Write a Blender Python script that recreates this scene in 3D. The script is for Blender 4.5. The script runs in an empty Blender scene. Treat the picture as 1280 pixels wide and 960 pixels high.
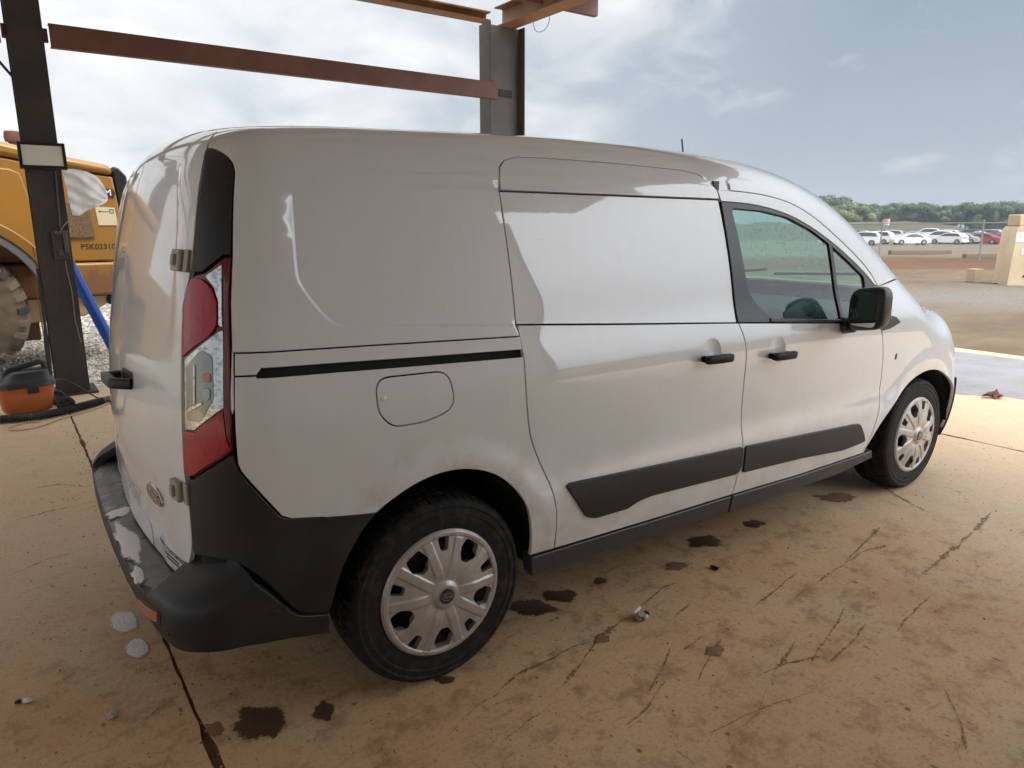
import bpy, math, random
import numpy as np
from mathutils import Vector, Matrix, Euler
from mathutils.geometry import delaunay_2d_cdt
random.seed(7); rng = np.random.default_rng(7)
SC_ = bpy.context.scene; COL = SC_.collection
# ================================================================= camera, sky, sun, exposure
cam = bpy.data.objects.new("camera", bpy.data.cameras.new("camera")); COL.objects.link(cam)
CAM = Vector((-1.0441, -2.7441, 1.4824))
Rv, Uv, Fv = Vector((.81590, -.57819, -.00203)), Vector((.12741, .17635, .97605)), Vector((.56398, .79661, -.21755))
cam.matrix_world = Matrix(((Rv.x, Uv.x, -Fv.x, CAM.x), (Rv.y, Uv.y, -Fv.y, CAM.y), (Rv.z, Uv.z, -Fv.z, CAM.z), (0, 0, 0, 1)))
cam.data.sensor_width = 36; cam.data.lens = 898.2/1280*36; cam.data.clip_end = 3000; cam.data.clip_start = .05
SC_.camera = cam
SUN_EL, SUN_AZ = math.radians(56), math.radians(-72)      # azimuth of the sun, counter-clockwise from +x: high behind the camera, veiled by cloud
W = bpy.data.worlds.new("World"); SC_.world = W; W.use_nodes = True
def build_world():
    nt = W.node_tree; nt.nodes.clear(); N = nt.nodes.new; L = nt.links.new
    out = N("ShaderNodeOutputWorld"); bg = N("ShaderNodeBackground"); L(bg.outputs[0], out.inputs[0])
    bg.inputs[1].default_value = .10
    sky = N("ShaderNodeTexSky"); sky.sky_type = 'NISHITA'; sky.sun_disc = False
    sky.sun_elevation = SUN_EL; sky.sun_rotation = math.pi/2-SUN_AZ; sky.dust_density = 2.5; sky.air_density = 1.2
    tc = N("ShaderNodeTexCoord"); sep = N("ShaderNodeSeparateXYZ"); L(tc.outputs["Generated"], sep.inputs[0])
    # a thin broken cloud sheet: project the direction on a plane overhead
    mz = N("ShaderNodeMath"); mz.operation = 'MAXIMUM'; mz.inputs[1].default_value = .0; L(sep.outputs[2], mz.inputs[0])
    az = N("ShaderNodeMath"); az.operation = 'ADD'; az.inputs[1].default_value = .42; L(mz.outputs[0], az.inputs[0])
    dv = N("ShaderNodeVectorMath"); dv.operation = 'SCALE'
    iv = N("ShaderNodeMath"); iv.operation = 'DIVIDE'; iv.inputs[0].default_value = 1; L(az.outputs[0], iv.inputs[1])
    L(tc.outputs["Generated"], dv.inputs[0]); L(iv.outputs[0], dv.inputs["Scale"])
    n1 = N("ShaderNodeTexNoise"); n1.inputs["Scale"].default_value = 3.4; n1.inputs["Detail"].default_value = 9; n1.inputs["Roughness"].default_value = .56
    n1.inputs["Distortion"].default_value = .35
    L(dv.outputs[0], n1.inputs["Vector"])
    # broken bright cloud fills the left part of the view, a smooth grey blue sheet the right part
    sd = N("ShaderNodeVectorMath"); sd.operation = 'DOT_PRODUCT'; CA, CE = math.radians(112), math.radians(40)
    sd.inputs[1].default_value = (math.cos(CA)*math.cos(CE), math.sin(CA)*math.cos(CE), math.sin(CE))
    L(tc.outputs["Generated"], sd.inputs[0])
    mr = N("ShaderNodeMapRange"); mr.inputs[1].default_value = .25; mr.inputs[2].default_value = .98; L(sd.outputs["Value"], mr.inputs[0])
    ad = N("ShaderNodeMath"); ad.operation = 'MULTIPLY_ADD'; ad.inputs[1].default_value = .55; L(mr.outputs[0], ad.inputs[0]); L(n1.outputs[0], ad.inputs[2])
    cr = N("ShaderNodeValToRGB"); cr.color_ramp.elements[0].position = .58; cr.color_ramp.elements[1].position = 1.0
    cr.color_ramp.elements[0].color = (0, 0, 0, 1); L(ad.outputs[0], cr.inputs[0])
    # veil: grey blue at the right, near white towards the bright cloud at the left
    vr = N("ShaderNodeValToRGB"); e = vr.color_ramp.elements
    e[0].position = 0; e[0].color = VEIL0; e[1].position = 1; e[1].color = VEIL1
    L(mr.outputs[0], vr.inputs[0])
    # paler towards the horizon
    hz = N("ShaderNodeMapRange"); hz.inputs[1].default_value = .30; hz.inputs[2].default_value = .0; L(sep.outputs[2], hz.inputs[0])
    hm = N("ShaderNodeMix"); hm.data_type = 'RGBA'; hm.inputs[7].default_value = HORIZON
    hs = N("ShaderNodeMath"); hs.operation = 'MULTIPLY'; hs.inputs[1].default_value = .75; L(hz.outputs[0], hs.inputs[0])
    L(hs.outputs[0], hm.inputs[0]); L(vr.outputs[0], hm.inputs[6])
    m0 = N("ShaderNodeMix"); m0.data_type = 'RGBA'; m0.inputs[0].default_value = .95
    sc = N("ShaderNodeVectorMath"); sc.operation = 'SCALE'; sc.inputs["Scale"].default_value = .6; L(sky.outputs[0], sc.inputs[0])
    L(sc.outputs[0], m0.inputs[6]); L(hm.outputs[2], m0.inputs[7])
    m1 = N("ShaderNodeMix"); m1.data_type = 'RGBA'; m1.inputs[7].default_value = CLOUD
    cm = N("ShaderNodeMath"); cm.operation = 'MULTIPLY'; cm.inputs[1].default_value = .95; L(cr.outputs[0], cm.inputs[0])
    L(cm.outputs[0], m1.inputs[0]); L(m0.outputs[2], m1.inputs[6])
    # the cloud sheet glows towards the veiled sun behind the camera
    ss = N("ShaderNodeVectorMath"); ss.operation = 'DOT_PRODUCT'
    ss.inputs[1].default_value = (math.cos(SUN_AZ)*math.cos(SUN_EL), math.sin(SUN_AZ)*math.cos(SUN_EL), math.sin(SUN_EL)); L(tc.outputs["Generated"], ss.inputs[0])
    sm = N("ShaderNodeMapRange"); sm.interpolation_type = 'SMOOTHSTEP'; sm.inputs[1].default_value = .15; sm.inputs[2].default_value = 1.0; L(ss.outputs["Value"], sm.inputs[0])
    gl = N("ShaderNodeMix"); gl.data_type = 'RGBA'; gl.inputs[7].default_value = GLOW; L(sm.outputs[0], gl.inputs[0]); L(m1.outputs[2], gl.inputs[6])
    L(gl.outputs[2], bg.inputs[0])
VEIL0 = (.86, 1.06, 1.28, 1); VEIL1 = (2.42, 2.58, 2.78, 1); HORIZON = (1.50, 1.66, 1.88, 1); CLOUD = (2.95, 2.95, 2.92, 1); GLOW = (10.2, 10.7, 11.4, 1)
build_world()
sun = bpy.data.objects.new("sun", bpy.data.lights.new("sun", 'SUN')); COL.objects.link(sun)
sun.data.energy = .55; sun.data.angle = math.radians(24); sun.data.color = (1, .95, .87)
sun.rotation_euler = Vector((-math.cos(SUN_AZ)*math.cos(SUN_EL), -math.sin(SUN_AZ)*math.cos(SUN_EL), -math.sin(SUN_EL))).to_track_quat('-Z', 'Y').to_euler()
SC_.view_settings.view_transform = 'Standard'; SC_.view_settings.look = 'None'; SC_.view_settings.gamma = 1
SC_.view_settings.exposure = 1.86
SC_.render.engine = 'CYCLES'; SC_.cycles.max_bounces = 8; SC_.cycles.transparent_max_bounces = 16
# ================================================================= helpers: tagging, materials, meshes
def tag(o, label=None, cat=None, group=None, kind=None):
    for k, v in (("label", label), ("category", cat), ("group", group), ("kind", kind)):
        if v: o[k] = v
    return o
def thing(name, label, cat, loc=(0, 0, 0), group=None):
    o = bpy.data.objects.new(name, None); COL.objects.link(o); o.location = loc; o.empty_display_size = .1
    return tag(o, label, cat, group)
class Mat:
    """small node builder round one Principled BSDF"""
    def __init__(s, name, base=(.5, .5, .5), rough=.5, metal=0, coat=0, spec=.5, coat_rough=.05, ior=1.5):
        s.m = bpy.data.materials.new(name); s.m.use_nodes = True; s.nt = s.m.node_tree; s.N = s.nt.nodes; s.b = s.N["Principled BSDF"]
        i = s.b.inputs; i["Base Color"].default_value = (*base, 1); i["Roughness"].default_value = rough; i["Metallic"].default_value = metal
        i["Coat Weight"].default_value = coat; i["Coat Roughness"].default_value = coat_rough; i["Specular IOR Level"].default_value = spec; i["IOR"].default_value = ior
    def n(s, t, **k):
        o = s.N.new("ShaderNode"+t)
        for a, v in k.items(): setattr(o, a, v)
        return o
    def l(s, a, b): s.nt.links.new(a, b)
    def pos(s):
        if not hasattr(s, '_p'): s._p = s.n("NewGeometry").outputs["Position"]
        return s._p
    def obj(s): return s.n("TexCoord").outputs["Object"]
    def mapping(s, v, scale=(1, 1, 1), rot=(0, 0, 0), loc=(0, 0, 0)):
        o = s.n("Mapping"); o.inputs["Scale"].default_value = scale; o.inputs["Rotation"].default_value = rot; o.inputs["Location"].default_value = loc
        s.l(v, o.inputs[0]); return o.outputs[0]
    def noise(s, v, scale, detail=5, rough=.55, dist=0):
        o = s.n("TexNoise"); o.inputs["Scale"].default_value = scale; o.inputs["Detail"].default_value = detail
        o.inputs["Roughness"].default_value = rough; o.inputs["Distortion"].default_value = dist; s.l(v, o.inputs["Vector"]); return o.outputs[0]
    def voronoi(s, v, scale, feature='F1', out=0):
        o = s.n("TexVoronoi"); o.feature = feature; o.inputs["Scale"].default_value = scale; s.l(v, o.inputs["Vector"]); return o.outputs[out]
    def ramp(s, v, stops):
        o = s.n("ValToRGB"); e = o.color_ramp.elements
        while len(e) < len(stops): e.new(.5)
        for q, (p, c) in zip(e, stops):
            q.position = p; q.color = (c, c, c, 1) if np.isscalar(c) else (*c, 1)
        s.l(v, o.inputs[0]); return o.outputs[0]
    def math(s, op, a, b):
        o = s.n("Math", operation=op)
        for k, v in enumerate((a, b)):
            if np.isscalar(v): o.inputs[k].default_value = v
            else: s.l(v, o.inputs[k])
        return o.outputs[0]
    def mix(s, f, a, b):
        o = s.n("Mix", data_type='RGBA')
        for k, v in ((0, f), (6, a), (7, b)):
            if isinstance(v, tuple): o.inputs[k].default_value = (*v, 1)
            elif np.isscalar(v): o.inputs[k].default_value = v
            else: s.l(v, o.inputs[k])
        return o.outputs[2]
    def bump(s, h, strength=.3, dist=.01):
        o = s.n("Bump"); o.inputs["Strength"].default_value = strength; o.inputs["Distance"].default_value = dist
        s.l(h, o.inputs["Height"]); s.l(o.outputs[0], s.b.inputs["Normal"]); return s
    def color(s, v): s.l(v, s.b.inputs["Base Color"]); return s
    def rough(s, v): s.l(v, s.b.inputs["Roughness"]); return s
def link(name, me, mat, parent=None):
    o = bpy.data.objects.new(name, me); COL.objects.link(o)
    if mat is not None and not len(me.materials): me.materials.append(mat.m if isinstance(mat, Mat) else mat)
    if parent is not None: o.parent = parent
    return o
class MB:
    """collects simple solids into one mesh"""
    def __init__(s): s.v = []; s.f = []
    def add(s, v, f):
        k = len(s.v); s.v += [tuple(map(float, p)) for p in v]; s.f += [tuple(i+k for i in q) for q in f]; return s
    def box(s, c, d, rot=None):
        x, y, z = [q/2 for q in d]
        v = [Vector(p) for p in ((-x, -y, -z), (x, -y, -z), (x, y, -z), (-x, y, -z), (-x, -y, z), (x, -y, z), (x, y, z), (-x, y, z))]
        if rot is not None: v = [rot @ p for p in v]
        return s.add([p+Vector(c) for p in v], [(3, 2, 1, 0), (4, 5, 6, 7), (0, 1, 5, 4), (1, 2, 6, 5), (2, 3, 7, 6), (3, 0, 4, 7)])
    def prism(s, poly, a, b, plane='xz'):
        """extrude a 2D polygon from a to b along the third axis"""
        P = (lambda u, w, t: (u, t, w)) if plane == 'xz' else (lambda u, w, t: (u, w, t)) if plane == 'xy' else (lambda u, w, t: (t, u, w))
        n = len(poly); v = [P(*p, a) for p in poly]+[P(*p, b) for p in poly]
        ar = sum(poly[i][0]*poly[(i+1) % n][1]-poly[(i+1) % n][0]*poly[i][1] for i in range(n))
        f = [tuple(range(n)), tuple(range(2*n-1, n-1, -1))]+[(i+n, (i+1) % n+n, (i+1) % n, i) for i in range(n)]
        flip = (ar > 0) == (plane in ('xy', 'yz')) if b > a else (ar > 0) != (plane in ('xy', 'yz'))
        if flip: f = [q[::-1] for q in f]
        return s.add(v, f)
    def tube(s, pts, r, n=8, cap=True, sq=None):
        pts = [Vector(p) for p in pts]; m = len(pts); v = []; f = []
        up = None
        for i, p in enumerate(pts):
            t = (pts[min(i+1, m-1)]-pts[max(i-1, 0)]).normalized()
            if up is None: up = Vector((0, 0, 1)) if abs(t.z) < .9 else Vector((1, 0, 0))
            a = t.cross(up).normalized(); up = a.cross(t).normalized()
            rr = r[i] if hasattr(r, '__len__') else r
            for k in range(n):
                h = 2*math.pi*k/n; ca, sa = math.cos(h), math.sin(h)
                if sq: ca, sa = [math.copysign(abs(q)**.45, q) for q in (ca, sa)]; ca *= sq
                v.append(p+a*ca*rr+up*sa*rr)
        for i in range(m-1):
            for k in range(n): f.append((i*n+k, i*n+(k+1) % n, (i+1)*n+(k+1) % n, (i+1)*n+k))
        if cap: f += [tuple(range(n))[::-1], tuple((m-1)*n+k for k in range(n))]
        return s.add(v, f)
    def lathe(s, prof, n=32, axis='z', c=(0, 0, 0), jit=None):
        v = []; f = []; m = len(prof)
        for k in range(n):
            a = 2*math.pi*k/n; ca, sa = math.cos(a), math.sin(a)
            for j, (r, h) in enumerate(prof):
                if jit: r = r+jit(j, k)
                p = (r*ca, r*sa, h) if axis == 'z' else (r*ca, h, r*sa) if axis == 'y' else (h, r*ca, r*sa)
                v.append((p[0]+c[0], p[1]+c[1], p[2]+c[2]))
        for k in range(n):
            for j in range(m-1):
                q = (k*m+j, ((k+1) % n)*m+j, ((k+1) % n)*m+j+1, k*m+j+1)
                f.append(q if axis != 'y' else q[::-1])
        return s.add(v, f)
    def sphere(s, c, r, n=12, m=8):
        r = (r, r, r) if np.isscalar(r) else r
        v = [(c[0], c[1], c[2]-r[2])]
        for j in range(1, m):
            t = math.pi*j/m-math.pi/2
            v += [(c[0]+r[0]*math.cos(t)*math.cos(2*math.pi*k/n), c[1]+r[1]*math.cos(t)*math.sin(2*math.pi*k/n), c[2]+r[2]*math.sin(t)) for k in range(n)]
        v.append((c[0], c[1], c[2]+r[2])); L = len(v)-1; f = []
        for k in range(n):
            f.append((0, 1+(k+1) % n, 1+k)); f.append((L, 1+(m-2)*n+k, 1+(m-2)*n+(k+1) % n))
            for j in range(m-2): f.append((1+j*n+k, 1+j*n+(k+1) % n, 1+(j+1)*n+(k+1) % n, 1+(j+1)*n+k))
        return s.add(v, f)
    def build(s, name, mat, parent=None, bevel=0, smooth=35, seg=2, sub=0):
        me = bpy.data.meshes.new(name); me.from_pydata(s.v, [], s.f); me.update()
        if smooth:
            me.polygons.foreach_set("use_smooth", [True]*len(me.polygons)); me.set_sharp_from_angle(angle=math.radians(smooth))
        o = link(name, me, mat, parent)
        if bevel:
            b = o.modifiers.new("bevel", 'BEVEL'); b.width = bevel; b.segments = seg; b.limit_method = 'ANGLE'; b.angle_limit = math.radians(35)
        if sub:
            b = o.modifiers.new("sub", 'SUBSURF'); b.levels = b.render_levels = sub
        return o
def copy_tree(o, parent=None, loc=None, rotz=None):
    c = o.copy(); COL.objects.link(c); c.parent = parent
    if loc is not None: c.location = loc
    if rotz is not None: c.rotation_euler.z = rotz
    for ch in o.children: copy_tree(ch, c)
    return c
def text2d(s, size=1., shear=0, bold=.0):
    cu = bpy.data.curves.new("lettering", 'FONT'); cu.body = s; cu.size = size; cu.shear = shear; cu.offset = bold; cu.align_x = 'CENTER'; cu.align_y = 'CENTER'; cu.resolution_u = 3
    o = bpy.data.objects.new("lettering", cu); COL.objects.link(o)
    dg = bpy.context.evaluated_depsgraph_get(); me = bpy.data.meshes.new_from_object(o.evaluated_get(dg))
    v = np.array([(p.co.x, p.co.y) for p in me.vertices]); f = [tuple(p.vertices) for p in me.polygons]
    bpy.data.objects.remove(o); bpy.data.curves.remove(cu); bpy.data.meshes.remove(me); return v, f
def mesh_np(name, V, T, mat, parent=None, normals=None):
    me = bpy.data.meshes.new(name); me.from_pydata([tuple(map(float, p)) for p in V], [], [tuple(map(int, t)) for t in T]); me.update()
    me.polygons.foreach_set("use_smooth", [True]*len(me.polygons))
    if normals is not None: me.normals_split_custom_set_from_vertices([tuple(map(float, q)) for q in normals])
    return link(name, me, mat, parent)
TXT = {k: text2d(k, *a) for k, a in {"P5K02310": (1, 0, .012), "M": (1, 0, .02), "Ford": (1, .35, .01), "TRANSIT": (1, 0, .01), "PARTY / CUSTOM RATES": (1, 0, .015), "COACH HIRE": (1, 0, .01), "CALL FOR DETAILS": (1, 0, .01)}.items()}
# ---------------------------------------------------------------- van body surface (metres; x forward from the rear axle, y to the van's left, z up)
class Spline:
    """natural cubic spline through given knots, linear outside"""
    def __init__(s, pts):
        x = np.array([p[0] for p in pts], float); y = np.array([p[1] for p in pts], float)
        n = len(x); h = np.diff(x); A = np.eye(n); b = np.zeros(n)
        for i in range(1, n-1):
            A[i, i-1] = h[i-1]; A[i, i] = 2*(h[i-1]+h[i]); A[i, i+1] = h[i]
            b[i] = 6*((y[i+1]-y[i])/h[i]-(y[i]-y[i-1])/h[i-1])
        s.x, s.y, s.h, s.m = x, y, h, np.linalg.solve(A, b)
    def __call__(s, t):
        t = np.asarray(t, float); c = np.clip(t, s.x[0], s.x[-1])
        i = np.clip(np.searchsorted(s.x, c)-1, 0, len(s.h)-1)
        h = s.h[i]; a = (s.x[i+1]-c)/h; b = (c-s.x[i])/h
        v = a*s.y[i]+b*s.y[i+1]+((a**3-a)*s.m[i]+(b**3-b)*s.m[i+1])*h*h/6
        d0 = (s.y[1]-s.y[0])/s.h[0]-s.h[0]*(2*s.m[0]+s.m[1])/6
        d1 = (s.y[-1]-s.y[-2])/s.h[-1]+s.h[-1]*(s.m[-2]+2*s.m[-1])/6
        return v+np.where(t < s.x[0], (t-s.x[0])*d0, 0)+np.where(t > s.x[-1], (t-s.x[-1])*d1, 0)
def sstep(a, b, t):
    u = np.clip((t-a)/(b-a), 0, 1); return u*u*(3-2*u)
def smax(a, b, k):
    h = np.maximum(k-np.abs(a-b), 0)/k; return np.maximum(a, b)+h*h*k/4
WZ = Spline([(.2, .862), (.3, .882), (.4, .897), (.5, .905), (.57, .903), (.63, .895), (.7, .894), (.8, .899), (.9, .905), (.97, .906),
             (1.02, .901), (1.08, .888), (1.15, .870), (1.25, .853), (1.4, .822), (1.55, .785), (1.65, .757), (1.75, .725), (1.9, .67)])
XRZ = Spline([(.2, -.768), (.5, -.770), (.65, -.7693), (.7, -.7682), (.8, -.7653), (.9, -.7578), (1.0, -.748), (1.1, -.7353), (1.2, -.721), (1.3, -.7054), (1.4, -.6873), (1.5, -.6654), (1.6, -.6413), (1.7, -.612), (1.8, -.578)])
ZTX = Spline([(-.8, 1.70), (-.5, 1.775), (0, 1.815), (.7, 1.832), (1.3, 1.822), (1.7, 1.795), (2.0, 1.745), (2.25, 1.665), (2.6, 1.475),
              (2.9, 1.275), (3.08, 1.150), (3.2, 1.095), (3.4, 1.045), (3.6, .985), (3.75, .915), (3.9, .80)])
XFZ = Spline([(.15, 3.74), (.3, 3.83), (.5, 3.86), (.65, 3.85), (.8, 3.80), (.95, 3.72), (1.1, 3.6)])
SLX = np.linspace(-1, 4, 501); SLY = np.gradient(ZTX(SLX), .01)
def sdpoly(P, poly):
    """signed distance (negative inside) from points (N,2) to a polygon"""
    poly = np.asarray(poly, float); a = poly; b = np.roll(poly, -1, 0)
    d = np.full(len(P), 1e9); ins = np.zeros(len(P), bool)
    for p, q in zip(a, b):
        e = q-p; w = P-p; t = np.clip((w@e)/(e@e+1e-12), 0, 1)
        d = np.minimum(d, np.hypot(*(w-t[:, None]*e).T))
        c = ((p[1] > P[:, 1]) != (q[1] > P[:, 1]))
        with np.errstate(divide='ignore', invalid='ignore'):
            xi = (q[0]-p[0])*(P[:, 1]-p[1])/(q[1]-p[1])+p[0]
        ins ^= c & (P[:, 0] < xi)
    return np.where(ins, -d, d)
RELIEF = []          # (kind, polygon or None, depth, width) filled below
def relief(x, z, rec=1.):
    o = np.zeros_like(x)
    for fn in RELIEF: o = o+fn(x, z, rec)
    return o
RECESS = np.array([(1.46, 1.66), (.33, 1.66), (.306, 1.605), (-.024, 1.606), (-.31, 1.607), (-.349, 1.602), (-.37, 1.586), (-.376, 1.562), (-.392, 1.358), (-.387, 1.326), (-.358, 1.277),
                   (-.321, 1.226), (-.285, 1.204), (-.172, 1.198), (.295, 1.164), (.33, 1.11), (.774, 1.06), (1.46, 1.02)])
REAR_WIN = np.array([(-.3, 1.15), (-.3, 1.667), (.16, 1.667), (.30, 1.662), (.47, 1.645), (.515, 1.62), (.555, 1.54), (.60, 1.40), (.615, 1.22), (.595, 1.155), (.54, 1.132), (.12, 1.125), (-.3, 1.122)])
REAR_PLATE = np.array([(-.2, .45), (-.2, .738), (.30, .738), (.46, .745), (.52, .70), (.50, .60), (.48, .45)])
def soft_loop(P, it=2):
    P = np.asarray(P, float)
    for _ in range(it): Q = np.roll(P, -1, 0); P = np.stack([P*.75+Q*.25, P*.25+Q*.75], 1).reshape(-1, 2)
    return P
def soft_path(P, it=2):
    for _ in range(it): P = np.vstack([P[:1], np.stack([P[:-1]*.75+P[1:]*.25, P[:-1]*.25+P[1:]*.75], 1).reshape(-1, 2), P[-1:]])
    return P
REAR_WIN = soft_loop(REAR_WIN); RECESS = np.vstack([RECESS[:2], soft_path(RECESS[2:-3]), RECESS[-3:]])
HANDLES = ((1.235, .985), (1.668, .953))
class Field:
    """signed distance to an outline, tabulated for quick look-up"""
    def __init__(s, poly, lo, hi, st=.003):
        s.lo, s.st = np.array(lo), st; s.n = [int((h-l)/st)+1 for l, h in zip(lo, hi)]
        X, Z = np.meshgrid(lo[0]+st*np.arange(s.n[0]), lo[1]+st*np.arange(s.n[1]), indexing='ij')
        s.d = sdpoly(np.column_stack([X.ravel(), Z.ravel()]), poly).reshape(s.n)
    def __call__(s, x, z):
        a = np.clip((x-s.lo[0])/s.st, 0, s.n[0]-1.001); b = np.clip((z-s.lo[1])/s.st, 0, s.n[1]-1.001)
        i, j = a.astype(int), b.astype(int); f, g = a-i, b-j; d = s.d
        return (d[i, j]*(1-f)+d[i+1, j]*f)*(1-g)+(d[i, j+1]*(1-f)+d[i+1, j+1]*f)*g
RECESS_F = Field(RECESS, (-.45, .98), (1.60, 1.72), .0016); WIN_F = Field(REAR_WIN, (-.02, 1.06), (.72, 1.74)); PLATE_F = Field(REAR_PLATE, (-.02, .40), (.66, .84))
def side_relief(x, z, rec=1.):
    o = -.0075*rec*sstep(.0055, -.0055, RECESS_F(x, z))
    for a, rz in ((0., .33), (3.062, .31)):
        r = np.hypot(x-a, z-rz); o = o+.011*np.exp(-((r-.43)/.055)**2)*sstep(.36, .6, z)
    for a, b in HANDLES:
        r = np.hypot((x-a)/1.05, z-b); o = o-.013*np.clip(1-(r/.052)**2, 0, 1)
    return o
RELIEF.append(side_relief)
def rear_relief(y, z):
    return (.0065*sstep(.012, -.012, WIN_F(y, z))*sstep(1.25, 1.62, z)+.0045*sstep(.03, -.03, WIN_F(y, z)))+.007*sstep(.045, -.045, PLATE_F(y, z))
def F(x, y, z, rec=1.):
    x = np.asarray(x, float); ay = np.abs(y)
    w = WZ(z)-.022*np.clip(-x/.7, 0, 2)**2-.035*np.clip((x-2.9)/.8, 0, 2)**2-.03*sstep(1.0, 1.3, z)*np.clip((x-1.3)/1.6, 0, 1.5)**2
    side = ay-w-relief(x, z, rec)
    top = (z-(ZTX(x)-.062*(ay/.75)**2-.02*(ay/.75)**6+.02*sstep(3.0, 3.4, x)*(ay/.75)**2))
    sl = np.interp(x, SLX, SLY)
    top = top/np.sqrt(1+sl*sl)
    rear = rear_relief(ay, z)+XRZ(z)+.060*(ay/.75)**2+.012*(ay/.75)**6-x
    front = x-(XFZ(z)-.16*(ay/.8)**2-.05*(ay/.8)**6)
    f = smax(side, top, .13+.05*sstep(2.9, 3.3, x)); f = smax(f, rear, .16); return smax(f, front, .20)
def F_FLUSH(x, y, z): return F(x, y, z, 0.)      # the same body without the stamped recess
SC, SF = -.30, 3.30   # where the side starts to wrap round the rear and the front corner
RC = .38
YA = -.45
def zc(x): return 1.45-.75*sstep(1.7, 3.05, x)
def frame(s, v):
    """ray origin and direction for surface coordinates: s runs along the side and round both ends, v up the side and over the roof"""
    s = np.asarray(s, float); v = np.asarray(v, float)
    phr = (SC-s)/RC; phf = (s-SF)/RC
    ph = np.where(s < SC, -np.clip(phr, 0, np.pi/2), np.where(s > SF, np.clip(phf, 0, np.pi/2), 0))
    ex = np.where(s < SC, np.clip(phr-np.pi/2, 0, 9), np.where(s > SF, np.clip(phf-np.pi/2, 0, 9), 0))*RC
    ox = np.clip(s, SC, SF); oy = YA+ex
    hx, hy = np.sin(ph), -np.cos(ph)
    zz = zc(ox)
    a = np.clip((v-zz)/RC, 0, np.pi/2); e2 = np.clip((v-zz)/RC-np.pi/2, 0, 9)*RC
    o = np.stack([ox, oy+e2, np.minimum(v, zz)], -1)
    d = np.stack([hx*np.cos(a), hy*np.cos(a), np.sin(a)], -1)
    return o, d
def surf(s, v, off=0., fn=None):
    fn = fn or F
    o, d = frame(s, v); lo = np.zeros(len(o)); hi = np.full(len(o), 1.4)
    for _ in range(40):
        m = (lo+hi)/2; p = o+d*m[:, None]; c = fn(p[:, 0], p[:, 1], p[:, 2]) > 0
        hi = np.where(c, m, hi); lo = np.where(c, lo, m)
    p = o+d*((lo+hi)/2)[:, None]
    n = grad(p, fn)
    return p+n*np.asarray(off).reshape(-1, 1) if np.ndim(off) else p+n*off, n
def grad(p, fn=None):
    fn = fn or F
    e = 1.5e-3; g = np.stack([fn(p[:, 0]+e*(i == 0), p[:, 1]+e*(i == 1), p[:, 2]+e*(i == 2))-fn(p[:, 0]-e*(i == 0), p[:, 1]-e*(i == 1), p[:, 2]-e*(i == 2)) for i in range(3)], 1)
    return g/(np.linalg.norm(g, axis=1)[:, None]+1e-12)
# ================================================================= curved sheet-metal panels
def area2(P): x, y = P[:, 0], P[:, 1]; return .5*np.sum(x*np.roll(y, -1)-np.roll(x, -1)*y)
def rp(P, r=.02, n=4):
    """round the corners of a polygon"""
    P = np.asarray(P, float); o = []
    for i in range(len(P)):
        a, b, c = P[i-1], P[i], P[(i+1) % len(P)]
        d = min(r, .45*np.hypot(*(a-b)), .45*np.hypot(*(c-b)))
        p, q = b+(a-b)/np.hypot(*(a-b))*d, b+(c-b)/np.hypot(*(c-b))*d
        for t in np.linspace(0, 1, n): o.append((1-t)**2*p+2*t*(1-t)*b+t*t*q)
    return np.array(o)
def resample(P, step):
    P = np.asarray(P, float); o = []
    for a, b in zip(P, np.roll(P, -1, 0)):
        L = np.hypot(*(b-a))
        if L < 1e-6: continue
        k = max(1, int(math.ceil(L/step)))
        for t in range(k): o.append(a+(b-a)*t/k)
    o = np.array(o); keep = np.hypot(*(o-np.roll(o, 1, 0)).T) > 8e-4
    return o[keep]
def inset(P, d):
    """move a counter-clockwise loop inwards by d"""
    e = np.roll(P, -1, 0)-P; e /= np.hypot(*e.T)[:, None]+1e-12
    n1 = np.stack([-e[:, 1], e[:, 0]], 1); n0 = np.roll(n1, 1, 0); m = n0+n1
    q = np.maximum((m*m).sum(1), .6); return P+2*m*d/q[:, None]
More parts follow.
